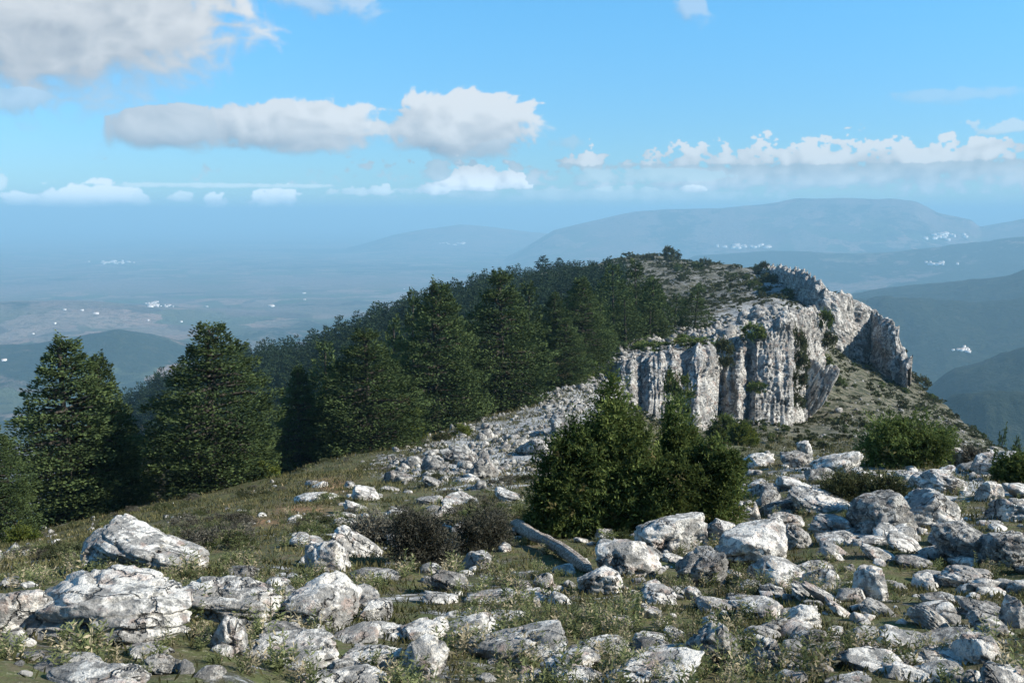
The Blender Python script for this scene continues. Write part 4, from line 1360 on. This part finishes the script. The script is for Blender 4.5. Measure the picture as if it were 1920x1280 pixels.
HT = [
    # x, top row, distance, width px, mesh set, index, label
    (122, 636, 57, 235, hero, 0, 'tall broad fir near the left edge, its top beside a second lower top'),
    (184, 670, 60, 170, hero, 2, 'narrower fir top joined to the right side of the tall broad fir at the left'),
    (-30, 795, 50, 150, hero, 1, 'dark fir branches cut by the left edge'),
    (396, 613, 55, 235, hero, 1, 'tall round topped fir standing alone, second large one from the left'),
    (560, 690, 74, 130, hero, 2, 'shaded dark fir between the round topped fir and the next sunlit one'),
    (684, 624, 72, 205, hero, 3, 'broad fir with a ragged lighter top above the pale outcrop'),
    (738, 606, 104, 90, midf, 0, 'slim fir top peeping out behind the broad ragged fir'),
    (822, 531, 92, 190, hero, 0, 'tall fir at the meadow edge, left one of the two tallest in the middle'),
    (938, 516, 102, 185, hero, 3, 'tall domed fir at the meadow edge, right one of the two tallest in the middle'),
    (880, 600, 112, 120, midf, 1, 'dark fir squeezed between the two tallest firs in the middle'),
    (1040, 552, 122, 110, hero, 2, 'fir right of the domed one with its trunk foot showing on the slope'),
    (1090, 522, 130, 120, hero, 0, 'fir above the rocky saddle, last tall one before the cliff top'),
    (1060, 600, 120, 110, hero, 3, 'low branching fir just over the streak of shadow on the slope'),
    (1150, 502, 168, 90, midf, 2, 'fir on the cliff top, leftmost of the upper three'),
    (1192, 494, 178, 85, midf, 0, 'fir on the cliff top, middle of the upper three'),
    (1228, 520, 172, 75, midf, 1, 'fir on the cliff top, rightmost of the upper three'),
    (1120, 560, 150, 90, midf, 1, 'fir standing before the upper three, left of the cliff top rubble'),
    (1172, 558, 160, 90, midf, 2, 'shaded fir in the group just behind the cliff top rubble'),
    (1218, 572, 168, 80, midf, 0, 'lower right fir of the group behind the cliff top rubble'),
    (1303, 546, 180, 66, midf, 1, 'lone small fir on the plateau, dark against the grassy summit slope'),
    (1268, 552, 200, 50, midf, 2, 'small fir left of the lone dark one on the plateau'),
    (610, 650, 98, 110, midf, 2, 'dark fir behind the left shoulder of the broad ragged fir'),
    (775, 560, 130, 90, midf, 0, 'fir behind the gap left of the two tallest firs'),
    (990, 530, 140, 100, midf, 1, 'fir behind the gap right of the domed fir'),
    (1018, 479, 560, 30, farf, 0, 'larger one of the two pointed firs on the skyline'),
    (1049, 482, 560, 24, farf, 1, 'smaller one of the two pointed firs on the skyline'),
    (1880, 815, 235, 50, midf, 0, 'fir top just beyond the right flank, nearer the slope'),
    (1908, 822, 230, 50, midf, 1, 'fir top just beyond the right flank, at the picture edge'),
]
rr_ = random.Random(5)
for x, yt, d, wpx, st, idx, label in HT:
    p = point(x, yt, d)
    g = drop(p[0], p[1])
    if g is None:
        continue
    H = p[2] - g.z
    if H < 2:
        H = 6
    R = wpx / 2 * math.hypot(d, 0) / F
    plant_tree('fir_tree', st[idx], (g.x, g.y, g.z - 0.02 * H), (R / 4.2 * 1.12, R / 4.2 * 1.12, H / FH / 0.985), rr_.uniform(0, 6.28), label,
               'firs along the meadow edge' if d < 250 else 'pointed firs on the skyline')

WOOD_A = [('tall broad fir', 140, 820, 250, 360), ('tall round topped fir', 396, 780, 235, 340), ('broad ragged fir', 684, 740, 205, 240), ('slim fir top', 738, 660, 80, 100), ('left tallest fir', 822, 660, 150, 260), ('domed fir', 938, 640, 160, 250),
          ('fir with the bare foot', 1040, 630, 110, 180), ('two skyline firs', 1033, 495, 60, 40), ('upper three firs', 1190, 540, 150, 120), ('rounded summit', 1215, 478, 120, 30), ('lone plateau fir', 1303, 580, 60, 70)]
# the fir wood on the far spur: the nearest and largest one by one, the rest as one mass
gf = np.random.RandomState(55)
FP = []
cand = 0
while len(FP) < 1250 and cand < 30000:
    cand += 1
    x = gf.uniform(190, 1245)
    v = gf.uniform(6.9, 9.03) if gf.rand() < 0.6 else gf.uniform(8.3, 9.03)
    if x > 1060 and v > 8.95 - (x - 1060) / 185 * 0.75:
        continue
    if (x > 1120 and v < 7.3) or (x > 1170 and v > 7.9):
        continue
    q = sheet(np.array([ucol(x)]), np.array([v]))[0]
    dist_ = math.hypot(q[0], q[1])
    if gf.rand() > min(1, dist_ / 420) * 0.9 + 0.1:
        continue
    mind = 2.2 + 0.0035 * dist_
    if any((q[0] - f[0]) ** 2 + (q[1] - f[1]) ** 2 < mind * mind for f in FP):
        continue
    FP.append((q[0], q[1], q[2], v))
FP.sort(key=lambda f: math.hypot(f[0], f[1]))
for i, f in enumerate(FP[:270]):
    d = math.hypot(f[0], f[1])
    hgt = gf.uniform(6.5, 11) * (1.0 if (f[3] < 8.7 or f[0] < 5) else 0.65)
    st = midf if d < 230 else farf
    w_ = hgt * gf.uniform(0.28, 0.40) / 4.2
    zone = 'the hollow behind the meadow edge' if f[3] < 7.6 else 'the far part, on the spur left of the summit'
    plant_tree('fir_tree', st[gf.randint(3)], (f[0], f[1], f[2] - 0.3), (w_ * gf.uniform(.9, 1.1), w_, hgt / FH), gf.uniform(0, 6.28),
               '%s dark fir of the wood %s' % ('tall' if hgt > 9.7 else ('short' if hgt < 8 else 'middling'), beside(*[float(q_) for q_ in pixel(np.array(f[:3]) + np.array([0, 0, hgt * .6]))[:2]], WOOD_A)), 'firs of the wood in %s' % zone)
pr = []
for k in range(3):
    P, D, L, Tn, _, g = fir(430 + k, tiers=11, nb=6, per=14, leaf=0.075, prof=(0.6, 0.72, 0.5)[k], limbs=False)
    V, Fc, tint = diamonds(P * np.array([4.2, 4.2, FH]), D, L * FH, L * FH * 0.55, g, Tn)
    pr.append((V, Fc, tint))
rest = np.array([f[:3] for f in FP[270:]])
n_ = len(rest)
hh = gf.uniform(6, 10, n_) * np.where(np.array([f[3] > 8.6 and f[0] > 5 for f in FP[270:]]), 0.62, 1.08)
ww = hh * gf.uniform(.30, .40, n_) / 4.2
merge('distant_fir_wood', pr, rest - np.array([0, 0, 0.3]), np.stack([0 * hh, 0 * hh, gf.uniform(0, 6.28, n_)], -1), np.stack([ww, ww, hh / FH], -1),
      gf.randint(0, 3, n_), M['fir_far'], label='dark fir wood thinning into the haze on the upper spur')


def shrub(seed, shoots, leaves, lsize, R=1.0, Ry=None, H=1.0, up=0.6, shoot_len=0.28, leafw=0.32, dead=0.02, core=0.25, taper=0.0, rag=0.16):
    """foliage of a shrub of radius R and height H standing on z = 0; shoots and leaves keep their real size"""
    g = np.random.RandomState(seed)
    Ry = Ry or R
    th = g.uniform(0, 2 * PI, shoots)
    ph = np.arccos(g.uniform(-0.55, 1, shoots))
    r = g.uniform(core, 1.0, shoots) ** 0.45
    o = np.stack([np.sin(ph) * np.cos(th), np.sin(ph) * np.sin(th), np.cos(ph)], -1)
    lump = 1 + rag * 1.7 * fbm(o * 2.3 + seed, 3, seed % 40) + g.normal(0, rag * 0.35, shoots)
    q = o * (r * lump)[:, None]
    z01 = np.clip((q[:, 2] + 0.5) / 1.5, 0.0, 1.25)
    kx = np.clip(1.0 - taper * z01 ** 1.3, 0.07, 1)
    ncl = max(10, shoots // 22)
    cq = q[:ncl]
    ci = g.randint(0, ncl, shoots)
    loose = g.rand(shoots) < 0.25
    q = np.where(loose[:, None], q, cq[ci] + g.normal(0, 0.085, (shoots, 3)))
    z01 = np.clip((q[:, 2] + 0.5) / 1.5, 0.0, 1.25)
    kx = np.clip(1.0 - taper * z01 ** 1.3, 0.07, 1)
    base = np.stack([q[:, 0] * kx * R, q[:, 1] * kx * Ry, z01 * H * 0.93], -1)
    dr = o * np.array([1, 1, 0.5]) + np.array([0, 0, up]) + g.normal(0, 0.35, (shoots, 3))
    dr /= np.linalg.norm(dr, axis=1)[:, None]
    sl = shoot_len * g.uniform(.5, 1.4, shoots)
    k = np.repeat(np.arange(shoots), leaves)
    s_ = g.uniform(0, 1, len(k))
    rad = g.normal(size=(len(k), 3))
    side_v = g.normal(0, 0.22, (len(k), 3)) * (sl[k] * (1.1 - s_))[:, None]
    P = base[k] + dr[k] * (s_ * sl[k])[:, None] + side_v
    D = dr[k] * 0.8 + rad * 0.6
    L = lsize * g.uniform(.6, 1.4, len(k)) * (1.1 - 0.4 * s_)
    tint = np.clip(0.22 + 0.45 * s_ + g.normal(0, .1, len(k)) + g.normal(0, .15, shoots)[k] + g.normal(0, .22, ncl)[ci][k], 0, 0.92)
    tint = np.where((g.rand(shoots) < dead)[k], 0.97, tint)
    V, Fc, tn = diamonds(P, D, L, L * leafw, g, tint)
    return V, Fc, tn, base


def shrub_obj(name, seed, x, ytop, ybase, wpx, d, label, mat='bush', shoots=900, leaves=42, lsize=0.05, group=None, depth=0.9, up=0.6, cat='shrub', sl=0.28, dead=0.02, leafw=0.32, core=0.25, taper=0.0, rag=0.16):
    g = hit(x, min(ybase, 1330)) if d is None else Vector(point(x, ybase, d))
    if d is not None:
        gg = drop(g.x, g.y)
        g = gg if gg is not None else g
    d = math.hypot(g.x, g.y)
    top = point(x, ytop, d)
    H = top[2] - g.z
    R = wpx / 2 * d / F * 0.80
    V, Fc, tn, base = shrub(seed, shoots, leaves, lsize, R, R * depth, H, up, sl, leafw, dead, core, taper, rag)
    root = bpy.data.objects.new(name, None)
    C.objects.link(root)
    root.location = (g.x, g.y, g.z - 0.03)
    root['label'] = label
    root['category'] = cat
    if group:
        root['group'] = group
    put('foliage', mesh_from('foliage', V, Fc, [M[mat]], attrs={'tint': tn}), parent=root)
    br = []
    for i in range(0, min(len(base), 300), 6):
        e = base[i] * np.array([.9, .9, .95])
        br.append(tube([(0.1 * e[0], 0.1 * e[1], -0.05), e * np.array([.35, .35, .55]), e], [0.014 * H + 0.008, 0.008 * H, 0.003 * H], 4))
    Vb, Fb = join(br)
    put('branches', mesh_from('branches', Vb, Fb, [M['bark']]), parent=root)
    return root


# the evergreen thicket in the middle: a pointed dark one and its lower neighbours
TG = 'evergreen thicket in the middle of the slope'
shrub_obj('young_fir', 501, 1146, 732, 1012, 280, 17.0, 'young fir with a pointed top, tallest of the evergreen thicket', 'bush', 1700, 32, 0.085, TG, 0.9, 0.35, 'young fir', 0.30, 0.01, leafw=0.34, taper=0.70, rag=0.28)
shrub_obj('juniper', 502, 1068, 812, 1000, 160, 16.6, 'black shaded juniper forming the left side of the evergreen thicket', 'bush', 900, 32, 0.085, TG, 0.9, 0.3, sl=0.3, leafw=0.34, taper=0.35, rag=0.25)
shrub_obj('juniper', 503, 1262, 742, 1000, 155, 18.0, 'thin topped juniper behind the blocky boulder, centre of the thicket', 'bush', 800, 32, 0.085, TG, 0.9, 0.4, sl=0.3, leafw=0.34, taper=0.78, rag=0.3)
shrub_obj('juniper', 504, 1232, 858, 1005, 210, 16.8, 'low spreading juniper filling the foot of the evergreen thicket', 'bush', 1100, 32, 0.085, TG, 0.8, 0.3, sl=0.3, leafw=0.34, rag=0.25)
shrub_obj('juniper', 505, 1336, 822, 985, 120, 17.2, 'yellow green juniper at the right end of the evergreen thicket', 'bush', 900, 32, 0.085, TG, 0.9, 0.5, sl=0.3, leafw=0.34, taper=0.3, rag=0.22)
shrub_obj('juniper', 506, 1698, 786, 905, 168, 29.0, 'round dark green juniper on the brow at the right', 'bush', 1100, 30, 0.10, None, 0.9, 0.5, sl=0.4, leafw=0.34, rag=0.22)
shrub_obj('juniper', 507, 1912, 862, 935, 90, 24.0, 'dark green bush cut by the right edge', 'bush', 520, 30, 0.10, None, sl=0.3)
shrub_obj('cushion_shrub', 508, 785, 962, 1058, 128, None, 'dark dead cushion shrub, left one of the two below the saddle', 'dead', 620, 26, 0.07, 'dark dead cushion shrubs', 0.9, 0.3, sl=0.24, leafw=0.16, rag=0.38)
shrub_obj('cushion_shrub', 509, 905, 945, 1030, 95, None, 'dark dead cushion shrub, right one of the two below the saddle', 'dead', 560, 26, 0.07, 'dark dead cushion shrubs', 0.9, 0.3, sl=0.24, leafw=0.16, rag=0.38)
shrub_obj('cushion_shrub', 510, 1590, 892, 945, 90, None, 'brown green cushion shrub on the brow between the pale rocks', 'scrub', 600, 26, 0.06, None, 0.9, 0.4)
shrub_obj('cushion_shrub', 511, 1660, 908, 945, 50, None, 'small brown cushion shrub right of the larger brown green one', 'scrub', 300, 26, 0.08, None)
shrub_obj('cushion_shrub', 512, 1825, 850, 880, 44, None, 'reddish twiggy shrub on the brow right of the juniper', 'dry', 260, 24, 0.10, None)
shrub_obj('cushion_shrub', 513, 700, 985, 1020, 70, None, 'grey twiggy cushion beside the slanting stub', 'dry', 300, 24, 0.08, None)
shrub_obj('bush', 514, 770, 772, 838, 62, 78, 'light green bush on the meadow edge at the foot of the tall fir', 'bush_yellow', 420, 24, 0.17, None, sl=0.4, leafw=0.45)
shrub_obj('bush', 515, 500, 868, 920, 56, 56, 'yellow green bush right at the foot of the round topped fir', 'bush_yellow', 420, 24, 0.15, None, sl=0.35, leafw=0.45)
shrub_obj('bush', 516, 868, 796, 828, 46, 76, 'low yellow bush on the meadow edge', 'bush_yellow', 260, 24, 0.11, None)
shrub_obj('bush', 517, 40, 992, 1030, 60, 40, 'small yellow green bush at the left under the firs', 'bush_yellow', 260, 24, 0.11, None)
shrub_obj('bush', 518, 285, 800, 870, 56, 90, 'bare brownish small tree between the two large firs', 'dry', 420, 20, 0.22, None, sl=0.6, leafw=0.2, cat='small tree')
shrub_obj('bush', 519, 832, 818, 845, 40, 74, 'low dull green bush left of the low yellow one', 'scrub', 260, 24, 0.16, None, sl=0.3, leafw=0.4)
shrub_obj('bush', 520, 1352, 778, 858, 60, 98, 'dark green bush at the foot of the lower cliff edge', 'bush', 480, 24, 0.22, None, sl=0.6, leafw=0.4)
shrub_obj('bush', 521, 1392, 795, 868, 56, 95, 'olive bush right of the one at the lower cliff edge', 'bush_yellow', 440, 24, 0.22, None, sl=0.6, leafw=0.4)

# the fallen log beside the young fir
pA, pB = hit(958, 992), hit(1112, 1078)
pA, pB = np.array(pA) + [0, 0, 0.10], np.array(pB) + [0, 0, 0.05]
Ln = np.linspace(0, 1, 34)
gl = np.random.RandomState(66)
path = pA[None] * (1 - Ln[:, None]) + pB[None] * Ln[:, None] + np.stack([0 * Ln, 0 * Ln, 0.05 * np.sin(Ln * PI) + 0.012 * np.sin(Ln * 11)], -1)
Vl, Fl = tube(path, (0.080 - 0.025 * Ln) * np.clip(np.minimum(Ln, 1 - Ln) * 14, 0.25, 1), 28)
cen = np.repeat(path, 28, 0)
rv = Vl - cen
ang_ = np.tile(np.arange(28) / 28 * 2 * PI, 34)
nz = fbm(np.stack([np.cos(ang_) * 2.4, np.sin(ang_) * 2.4, np.repeat(Ln, 28) * 3.0], -1), 4, 67, ridged=True)
Vl = cen + rv * (1 + 0.6 * nz + 0.25 * fbm(cen * 9, 3, 68))[:, None]
logm, lt = new_mat('weathered_wood')
lv = lt.n('ShaderNodeNewGeometry').outputs['Position']
la_ = lt.noise(lt.vscale(lv, (3, 9, 9)), 4.0, 7, 0.7)
lb_ = lt.noise(lv, 30.0, 5, 0.7)
finish(lt, lt.mix(lt.m('MULTIPLY', lt.mr(lb_, 0.5, 0.62), 0.7), lt.mix(lt.mr(la_, 0.38, 0.62), (0.16, 0.11, 0.08), (0.68, 0.62, 0.54)), (0.07, 0.055, 0.045)), 0.9, lt.bump(la_, 1.0, 0.06))
put('fallen_log', mesh_from('fallen_log', Vl, Fl, [logm]), label='weathered grey log slanting down to the right beside the young fir', cat='log')

# bushes in the cracks and on the slopes, shared meshes
bushm = []
for k in range(4):
    V, Fc, tn, _b = shrub(540 + k, 190, 14, 0.16, 1.0, 1.0, 1.1, 0.4, 0.3, leafw=0.5)
    bushm.append(mesh_from('mountain_bush', V, Fc, [M[('bush', 'scrub', 'bush', 'scrub')[k]]], attrs={'tint': tn}))


def small_bush(x, y, wpx, hpx, d, label, group, k=None):
    g = hit(x, y) if d is None else Vector(point(x, y, d))
    if g is None:
        return
    dist_ = math.hypot(g.x, g.y)
    if dist_ > 800:
        return
    s_ = dist_ / F
    put('mountain_bush', bushm[rr_.randrange(4) if k is None else k], (g.x, g.y, g.z), (0, 0, rr_.uniform(0, 6)), (wpx / 2 * s_, wpx / 2 * s_, hpx / 1.1 * s_), label=label, cat='bush', group=group)


for (x, y, a, b, d, lb) in ((1358, 668, 30, 36, 134, 'in the notch between the lower and the tall cliff, upper one'), (1362, 690, 24, 24, 131, 'in the notch between the two cliffs, lower one'),
                            (1410, 636, 36, 30, 140, 'on the lip of the tall cliff'), (1494, 660, 30, 46, 144, 'at the top of the gully in the tall cliff'),
                            (1496, 700, 36, 44, 140, 'half way down the gully in the tall cliff'), (1490, 735, 40, 40, 138, 'low in the gully of the tall cliff'),
                            (1492, 765, 30, 30, 140, 'at the mouth of the gully beside the fin'),
                            (1548, 615, 22, 34, 168, 'dark, right of the tall cliff top'), (1553, 652, 26, 30, 168, 'dark, below the first one right of the tall cliff'),
                            (1540, 690, 30, 26, 172, 'over the leaning fins'), (1272, 745, 50, 46, 112, 'hanging on the lower cliff left of its bare face'),
                            (1268, 790, 44, 50, 108, 'at the foot of the lower cliff, behind the thicket'), (1420, 735, 30, 20, 126, 'on a ledge in the middle of the tall cliff'),
                            (1470, 795, 20, 18, 132, 'dark and small under the tall cliff'), (1323, 500, 20, 16, None, 'largest dot on the summit skyline'),
                            (1425, 545, 66, 30, 360, 'wide dark patch under the far cliff top'), (1455, 520, 40, 18, 400, 'dark patch on the far skyline'),
                            (1225, 655, 60, 16, 136, 'dark mat on the flat top of the lower cliff'), (1300, 648, 70, 18, 134, 'dark mat on the right part of the lower cliff top')):
    small_bush(x, y, a * 1.15, b, d, 'bush ' + lb, 'bushes of the cliffs')
gb = np.random.RandomState(9)
nb_ = 0
while nb_ < 200:
    x, y = gb.uniform(1210, 1860), gb.uniform(480, 860)
    g = hit(x, y)
    if g is None:
        continue
    d = math.hypot(g.x, g.y)
    if d < 75 or d > 640 or (1120 < x < 1545 and 575 < y < 800):
        continue
    s_ = gb.lognormal(0, 0.4) * (12 if y < 640 else 9)
    where = 'on the grassy summit slope' if (x < 1560 and y < 640) else 'on the steep right flank'
    small_bush(x, y, s_, s_ * 0.75, None, ('larger' if s_ > 13 else ('tiny' if s_ < 8 else 'small')) + ' dark bush ' + beside(x, y, SLOPE_A), 'small bushes ' + where, int(gb.randint(4)))
    nb_ += 1

# low scrub of the far slopes, beyond counting
scp = []
for k in range(4):
    V, Fc, tn, _b = shrub(550 + k, 16, 5, 0.55, 1.0, 1.0, 0.8, 0.4, 0.4, leafw=0.7)
    scp.append((V, Fc, tn))
ws_ = (0.4 + np.clip(clump, -.3, 1)) * (DD > 95) * (DD < 640) * (cell_v[None, :] < 9.0) * (cell_v[None, :] > 5.2) * (cpx > 1140) / DD ** 0.9 * np.where(RK > 0.75, 0.3, 1.0)
P_, a_, b_2, r_ = scatter(ws_, 3000, 88)
D_ = np.hypot(P_[:, 0], P_[:, 1])
sc_ = (0.15 + D_ * 0.0014) * r_.lognormal(0, 0.4, len(P_))
merge('low_scrub', scp, P_, np.stack([0 * sc_, 0 * sc_, r_.uniform(0, 6.28, len(P_))], -1), np.stack([sc_, sc_, sc_ * 0.8], -1), r_.randint(0, 4, len(P_)), M['scrub'],
      label='low grey green scrub speckling the far slopes')

# low cushions on the meadow
cushm = []
for k in range(3):
    V, Fc, tn, _b = shrub(560 + k, 220, 14, 0.13, 1.0, 1.0, 1.0, 0.5, 0.30, leafw=0.3)
    cushm.append(mesh_from('meadow_cushion', V, Fc, [M[('scrub', 'dry', 'herb')[k]]], attrs={'tint': tn}))
nc2 = 0
while nc2 < 230:
    x, y = gb.uniform(0, 1150), gb.uniform(800, 1060)
    g = hit(x, y)
    if g is None:
        continue
    d = math.hypot(g.x, g.y)
    if d < 15 or d > 100:
        continue
    if 480 < x < 760 and 890 < y < 960 and gb.rand() < 0.75:
        continue
    s_ = gb.uniform(0.11, 0.32)
    kk = gb.randint(3)
    part_ = 'left end' if x < 400 else ('middle' if x < 800 else 'right end')
    put('meadow_cushion', cushm[kk], (g.x, g.y, g.z), (0, 0, gb.uniform(0, 6)), (s_ * 1.2, s_ * 1.2, s_ * gb.uniform(.6, 1)),
        label='%s %s cushion plant %s' % ('big' if s_ > 0.26 else ('small' if s_ < 0.17 else 'middling'), ('dull green', 'brown twiggy', 'pale grey green')[kk], beside(x, y, MEADOW_A)), cat='cushion plant', group='cushion plants on the %s of the meadow' % part_)
    nc2 += 1


# ------------------------------------------------------------------ herbs and grass
def herb(seed, stems, h, leaf):
    g = np.random.RandomState(seed)
    Ps, Ds, Ls, Ws, Tn = [], [], [], [], []
    for s_ in range(stems):
        a = g.uniform(0, 6.28)
        ln = h * g.uniform(.5, 1.1)
        tipd = np.array([math.cos(a) * g.uniform(.1, .55), math.sin(a) * g.uniform(.1, .55), 1.0])
        tipd /= np.linalg.norm(tipd)
        b0 = np.array([g.normal(0, .05), g.normal(0, .05), 0])
        npair = g.randint(4, 8)
        dry_ = g.rand() < 0.22
        for j in range(npair):
            t = (j + 0.6) / npair
            c_ = b0 + tipd * ln * t
            aa_ = g.uniform(0, 6.28)
            for q in range(3):
                bb = aa_ + q * 2.09 + g.normal(0, .2)
                Ps.append(c_)
                Ds.append((math.cos(bb), math.sin(bb), g.uniform(.2, 1.1)))
                Ls.append(leaf * (1.15 - 0.5 * t) * g.uniform(.7, 1.25))
                Ws.append(0.30)
                Tn.append(0.97 if dry_ else np.clip(0.25 + 0.5 * t + g.normal(0, .12), 0, .92))
        Ps.append(b0)
        Ds.append(tipd)
        Ls.append(ln * 1.1)
        Ws.append(0.02)
        Tn.append(0.6)
    Ps, Ds, Ls, Ws = np.array(Ps), np.array(Ds), np.array(Ls), np.array(Ws)
    return diamonds(Ps, Ds, Ls, Ls * Ws, g, np.array(Tn))


herbs = [herb(600 + k, (9, 12, 7, 14)[k], (0.22, 0.18, 0.27, 0.14)[k], (0.055, 0.045, 0.060, 0.040)[k]) for k in range(4)]
herb_me = [mesh_from('leafy_plant', h[0], h[1], [M['herb']], attrs={'tint': h[2]}) for h in herbs]
hclump = fbm(TT[..., :2] * 0.9, 3, 81)
wh = np.clip(0.35 + hclump * 1.6, 0.02, 2) / DD ** 1.3 * (DD > 5.4) * (DD < 26) * (cell_v[None, :] < 5)
P_, a_, b_2, r_ = scatter(wh * (cpx > -150) * (cpx < 2050), 280, 83)
order = np.argsort(np.hypot(P_[:, 0], P_[:, 1]))
for i in order:
    p = P_[i]
    x, y, _ = pixel(p)
    sp = [q for q in SPOTS if q[0][0] <= min(max(float(x), 0), 1919) < q[0][1]][0][1]
    s_ = r_.uniform(0.65, 1.3)
    row_ = 'near the brow' if y < 970 else ('half way down' if y < 1110 else 'near the bottom edge')
    put('leafy_plant', herb_me[r_.randint(4)], tuple(p - np.array([0, 0, 0.01])), (r_.uniform(-.15, .15), r_.uniform(-.15, .15), r_.uniform(0, 6.28)), (s_, s_, s_),
        label='%s grey green plant %s' % ('tall' if s_ > 1.05 else ('low' if s_ < 0.85 else 'bushy'), beside(float(x), float(y))), cat='plant', group='leafy plants in the %s, %s' % (sp, row_))
P_, a_, b_2, r_ = scatter(wh, 1750, 84)
n_ = len(P_)
sc_ = r_.uniform(.5, 1.1, n_)
merge('undergrowth', herbs, P_, np.stack([r_.uniform(-.2, .2, n_), 0 * sc_, r_.uniform(0, 6.28, n_)], -1), np.stack([sc_] * 3, -1), r_.randint(0, 4, n_), M['herb'],
      label='low grey green herbs filling the ground between the stones')
gcl = fbm(TT[..., :2] * 1.7, 3, 79)
wg = (np.clip(0.25 + clump * 0.8 + gcl * 1.5, 0.03, 2)) / DD ** 1.55 * (DD > 4.0) * (DD < 110) * (cell_v[None, :] < 7)
P_, a_, b_2, r_ = scatter(wg, 215000, 85)
D_ = np.hypot(P_[:, 0], P_[:, 1])
n_ = len(P_)
Lg = (0.035 + 0.0028 * D_) * r_.uniform(.5, 1.6, n_)
dirs = np.stack([r_.normal(0, .55, n_), r_.normal(0, .55, n_), np.ones(n_)], -1)
patch = fbm(P_[:, :2] * 0.8, 3, 87)
V, Fc, tn = diamonds(P_ - np.array([0, 0, 0.006]), dirs, Lg, Lg * 0.17 + 0.002, r_, np.clip(0.45 + 0.7 * patch + r_.normal(0, .16, n_), 0, 1))
put('grass', mesh_from('grass', V, Fc, [M['grass']], attrs={'tint': tn}), kind='stuff', label='short tufty grass and moss over the whole slope')


# ------------------------------------------------------------------ white villages and farmhouses in the valley
def house_mesh(name, lx, ly, hz):
    V = np.array([(-lx, -ly, -6), (lx, -ly, -6), (lx, ly, -6), (-lx, ly, -6), (-lx, -ly, hz), (lx, -ly, hz), (lx, ly, hz), (-lx, ly, hz)], float)
    Fc = np.array([[0, 1, 5, 4], [1, 2, 6, 5], [2, 3, 7, 6], [3, 0, 4, 7], [4, 5, 6, 7]])
    e = 0.6
    R_v = np.array([(-lx - e, -ly - e, hz), (lx + e, -ly - e, hz), (lx + e, ly + e, hz), (-lx - e, ly + e, hz), (-lx - e, 0, hz + ly * 0.55), (lx + e, 0, hz + ly * 0.55)], float)
    R_f = np.array([[0, 1, 5, 4], [2, 3, 4, 5], [1, 2, 5, 5], [3, 0, 4, 4]])
    return V, Fc, R_v, R_f


white, wt_ = new_mat('whitewash')
finish(wt_, (0.80, 0.79, 0.76), 0.8)
tile, tt_ = new_mat('roof_tiles')
vtile = tt_.n('ShaderNodeTexCoord').outputs['Object']
finish(tt_, tt_.mix(tt_.noise(vtile, 1.5, 4), (0.42, 0.30, 0.24), (0.55, 0.46, 0.40)), 0.85)
hs_m = []
for (lx, ly, hz) in ((9, 6, 7), (13, 7, 8), (22, 9, 8), (7, 7, 10)):
    V, Fc, Rv, Rf = house_mesh('house', lx, ly, hz)
    tri = np.array([[0, 1, 5], [0, 5, 4], [2, 3, 4], [2, 4, 5], [1, 2, 5], [3, 0, 4]])
    hs_m.append((mesh_from('wall', V, Fc, [white], smooth=False), mesh_from('roof', Rv, tri, [tile], smooth=False)))
gv = random.Random(71)


def house(x, y, s, label, group, k=None):
    g = vhit(x, y)
    if g is None:
        return
    m_ = hs_m[gv.randrange(4) if k is None else k]
    root = bpy.data.objects.new('house', None)
    C.objects.link(root)
    root.location = g
    root.rotation_euler = (0, 0, gv.uniform(-.6, .6))
    s = s * 0.6
    root.scale = (s, s, s)
    root['label'] = label
    root['category'] = 'house'
    root['group'] = group
    put('wall', m_[0], parent=root)
    put('roof', m_[1], parent=root)


for (cx, cy, rx, ry, n, s, nm) in ((288, 571, 11, 4, 26, 1.2, 'bright white village on the left hill'), (318, 574, 12, 2, 8, 0.9, 'scatter right of the bright white village'),
                                   (215, 492, 32, 2.5, 26, 2.4, 'pale town far out on the left plain'), (508, 574, 5, 1.5, 5, 1.3, 'farm with long white sheds below the plain'),
                                   (1805, 655, 12, 3, 14, 0.8, 'white hamlet on the dark right hill'), (1400, 464, 40, 2.0, 18, 3.6, 'far white town beyond the summit'),
                                   (1775, 444, 30, 4, 18, 3.6, 'far white town on the right beyond the ridge'), (1755, 494, 22, 3, 10, 2.0, 'white town in the right hand hills'),
                                   (845, 457, 30, 1.5, 10, 2.6, 'faint white town left of the summit')):
    for i in range(n):
        house(cx + gv.gauss(0, rx / 1.6), cy + gv.gauss(0, ry / 1.6), s, 'tiny white house of the ' + nm, 'houses of the ' + nm)
for (x, y, lb) in ((121, 581, 'upper one of three along the left hill'), (154, 582, 'middle one of three on the left hill'), (180, 588, 'lower one of three on the left hill'),
                   (103, 607, 'lone, below the three on the left hill'), (62, 626, 'lone, on the wooded slope at the far left'), (278, 601, 'under the bright white village'),
                   (340, 604, 'right of and below the bright white village'), (570, 550, 'upper one of the pair on the plain'), (571, 562, 'lower one of the pair on the plain'),
                   (388, 575, 'between the white village and the farm'), (758, 542, 'against the edge of the fir wood'), (8, 676, 'at the left edge low on the slope')):
    house(x, y, 1.1, 'single white farmhouse ' + lb, 'single farmhouses on the plain')
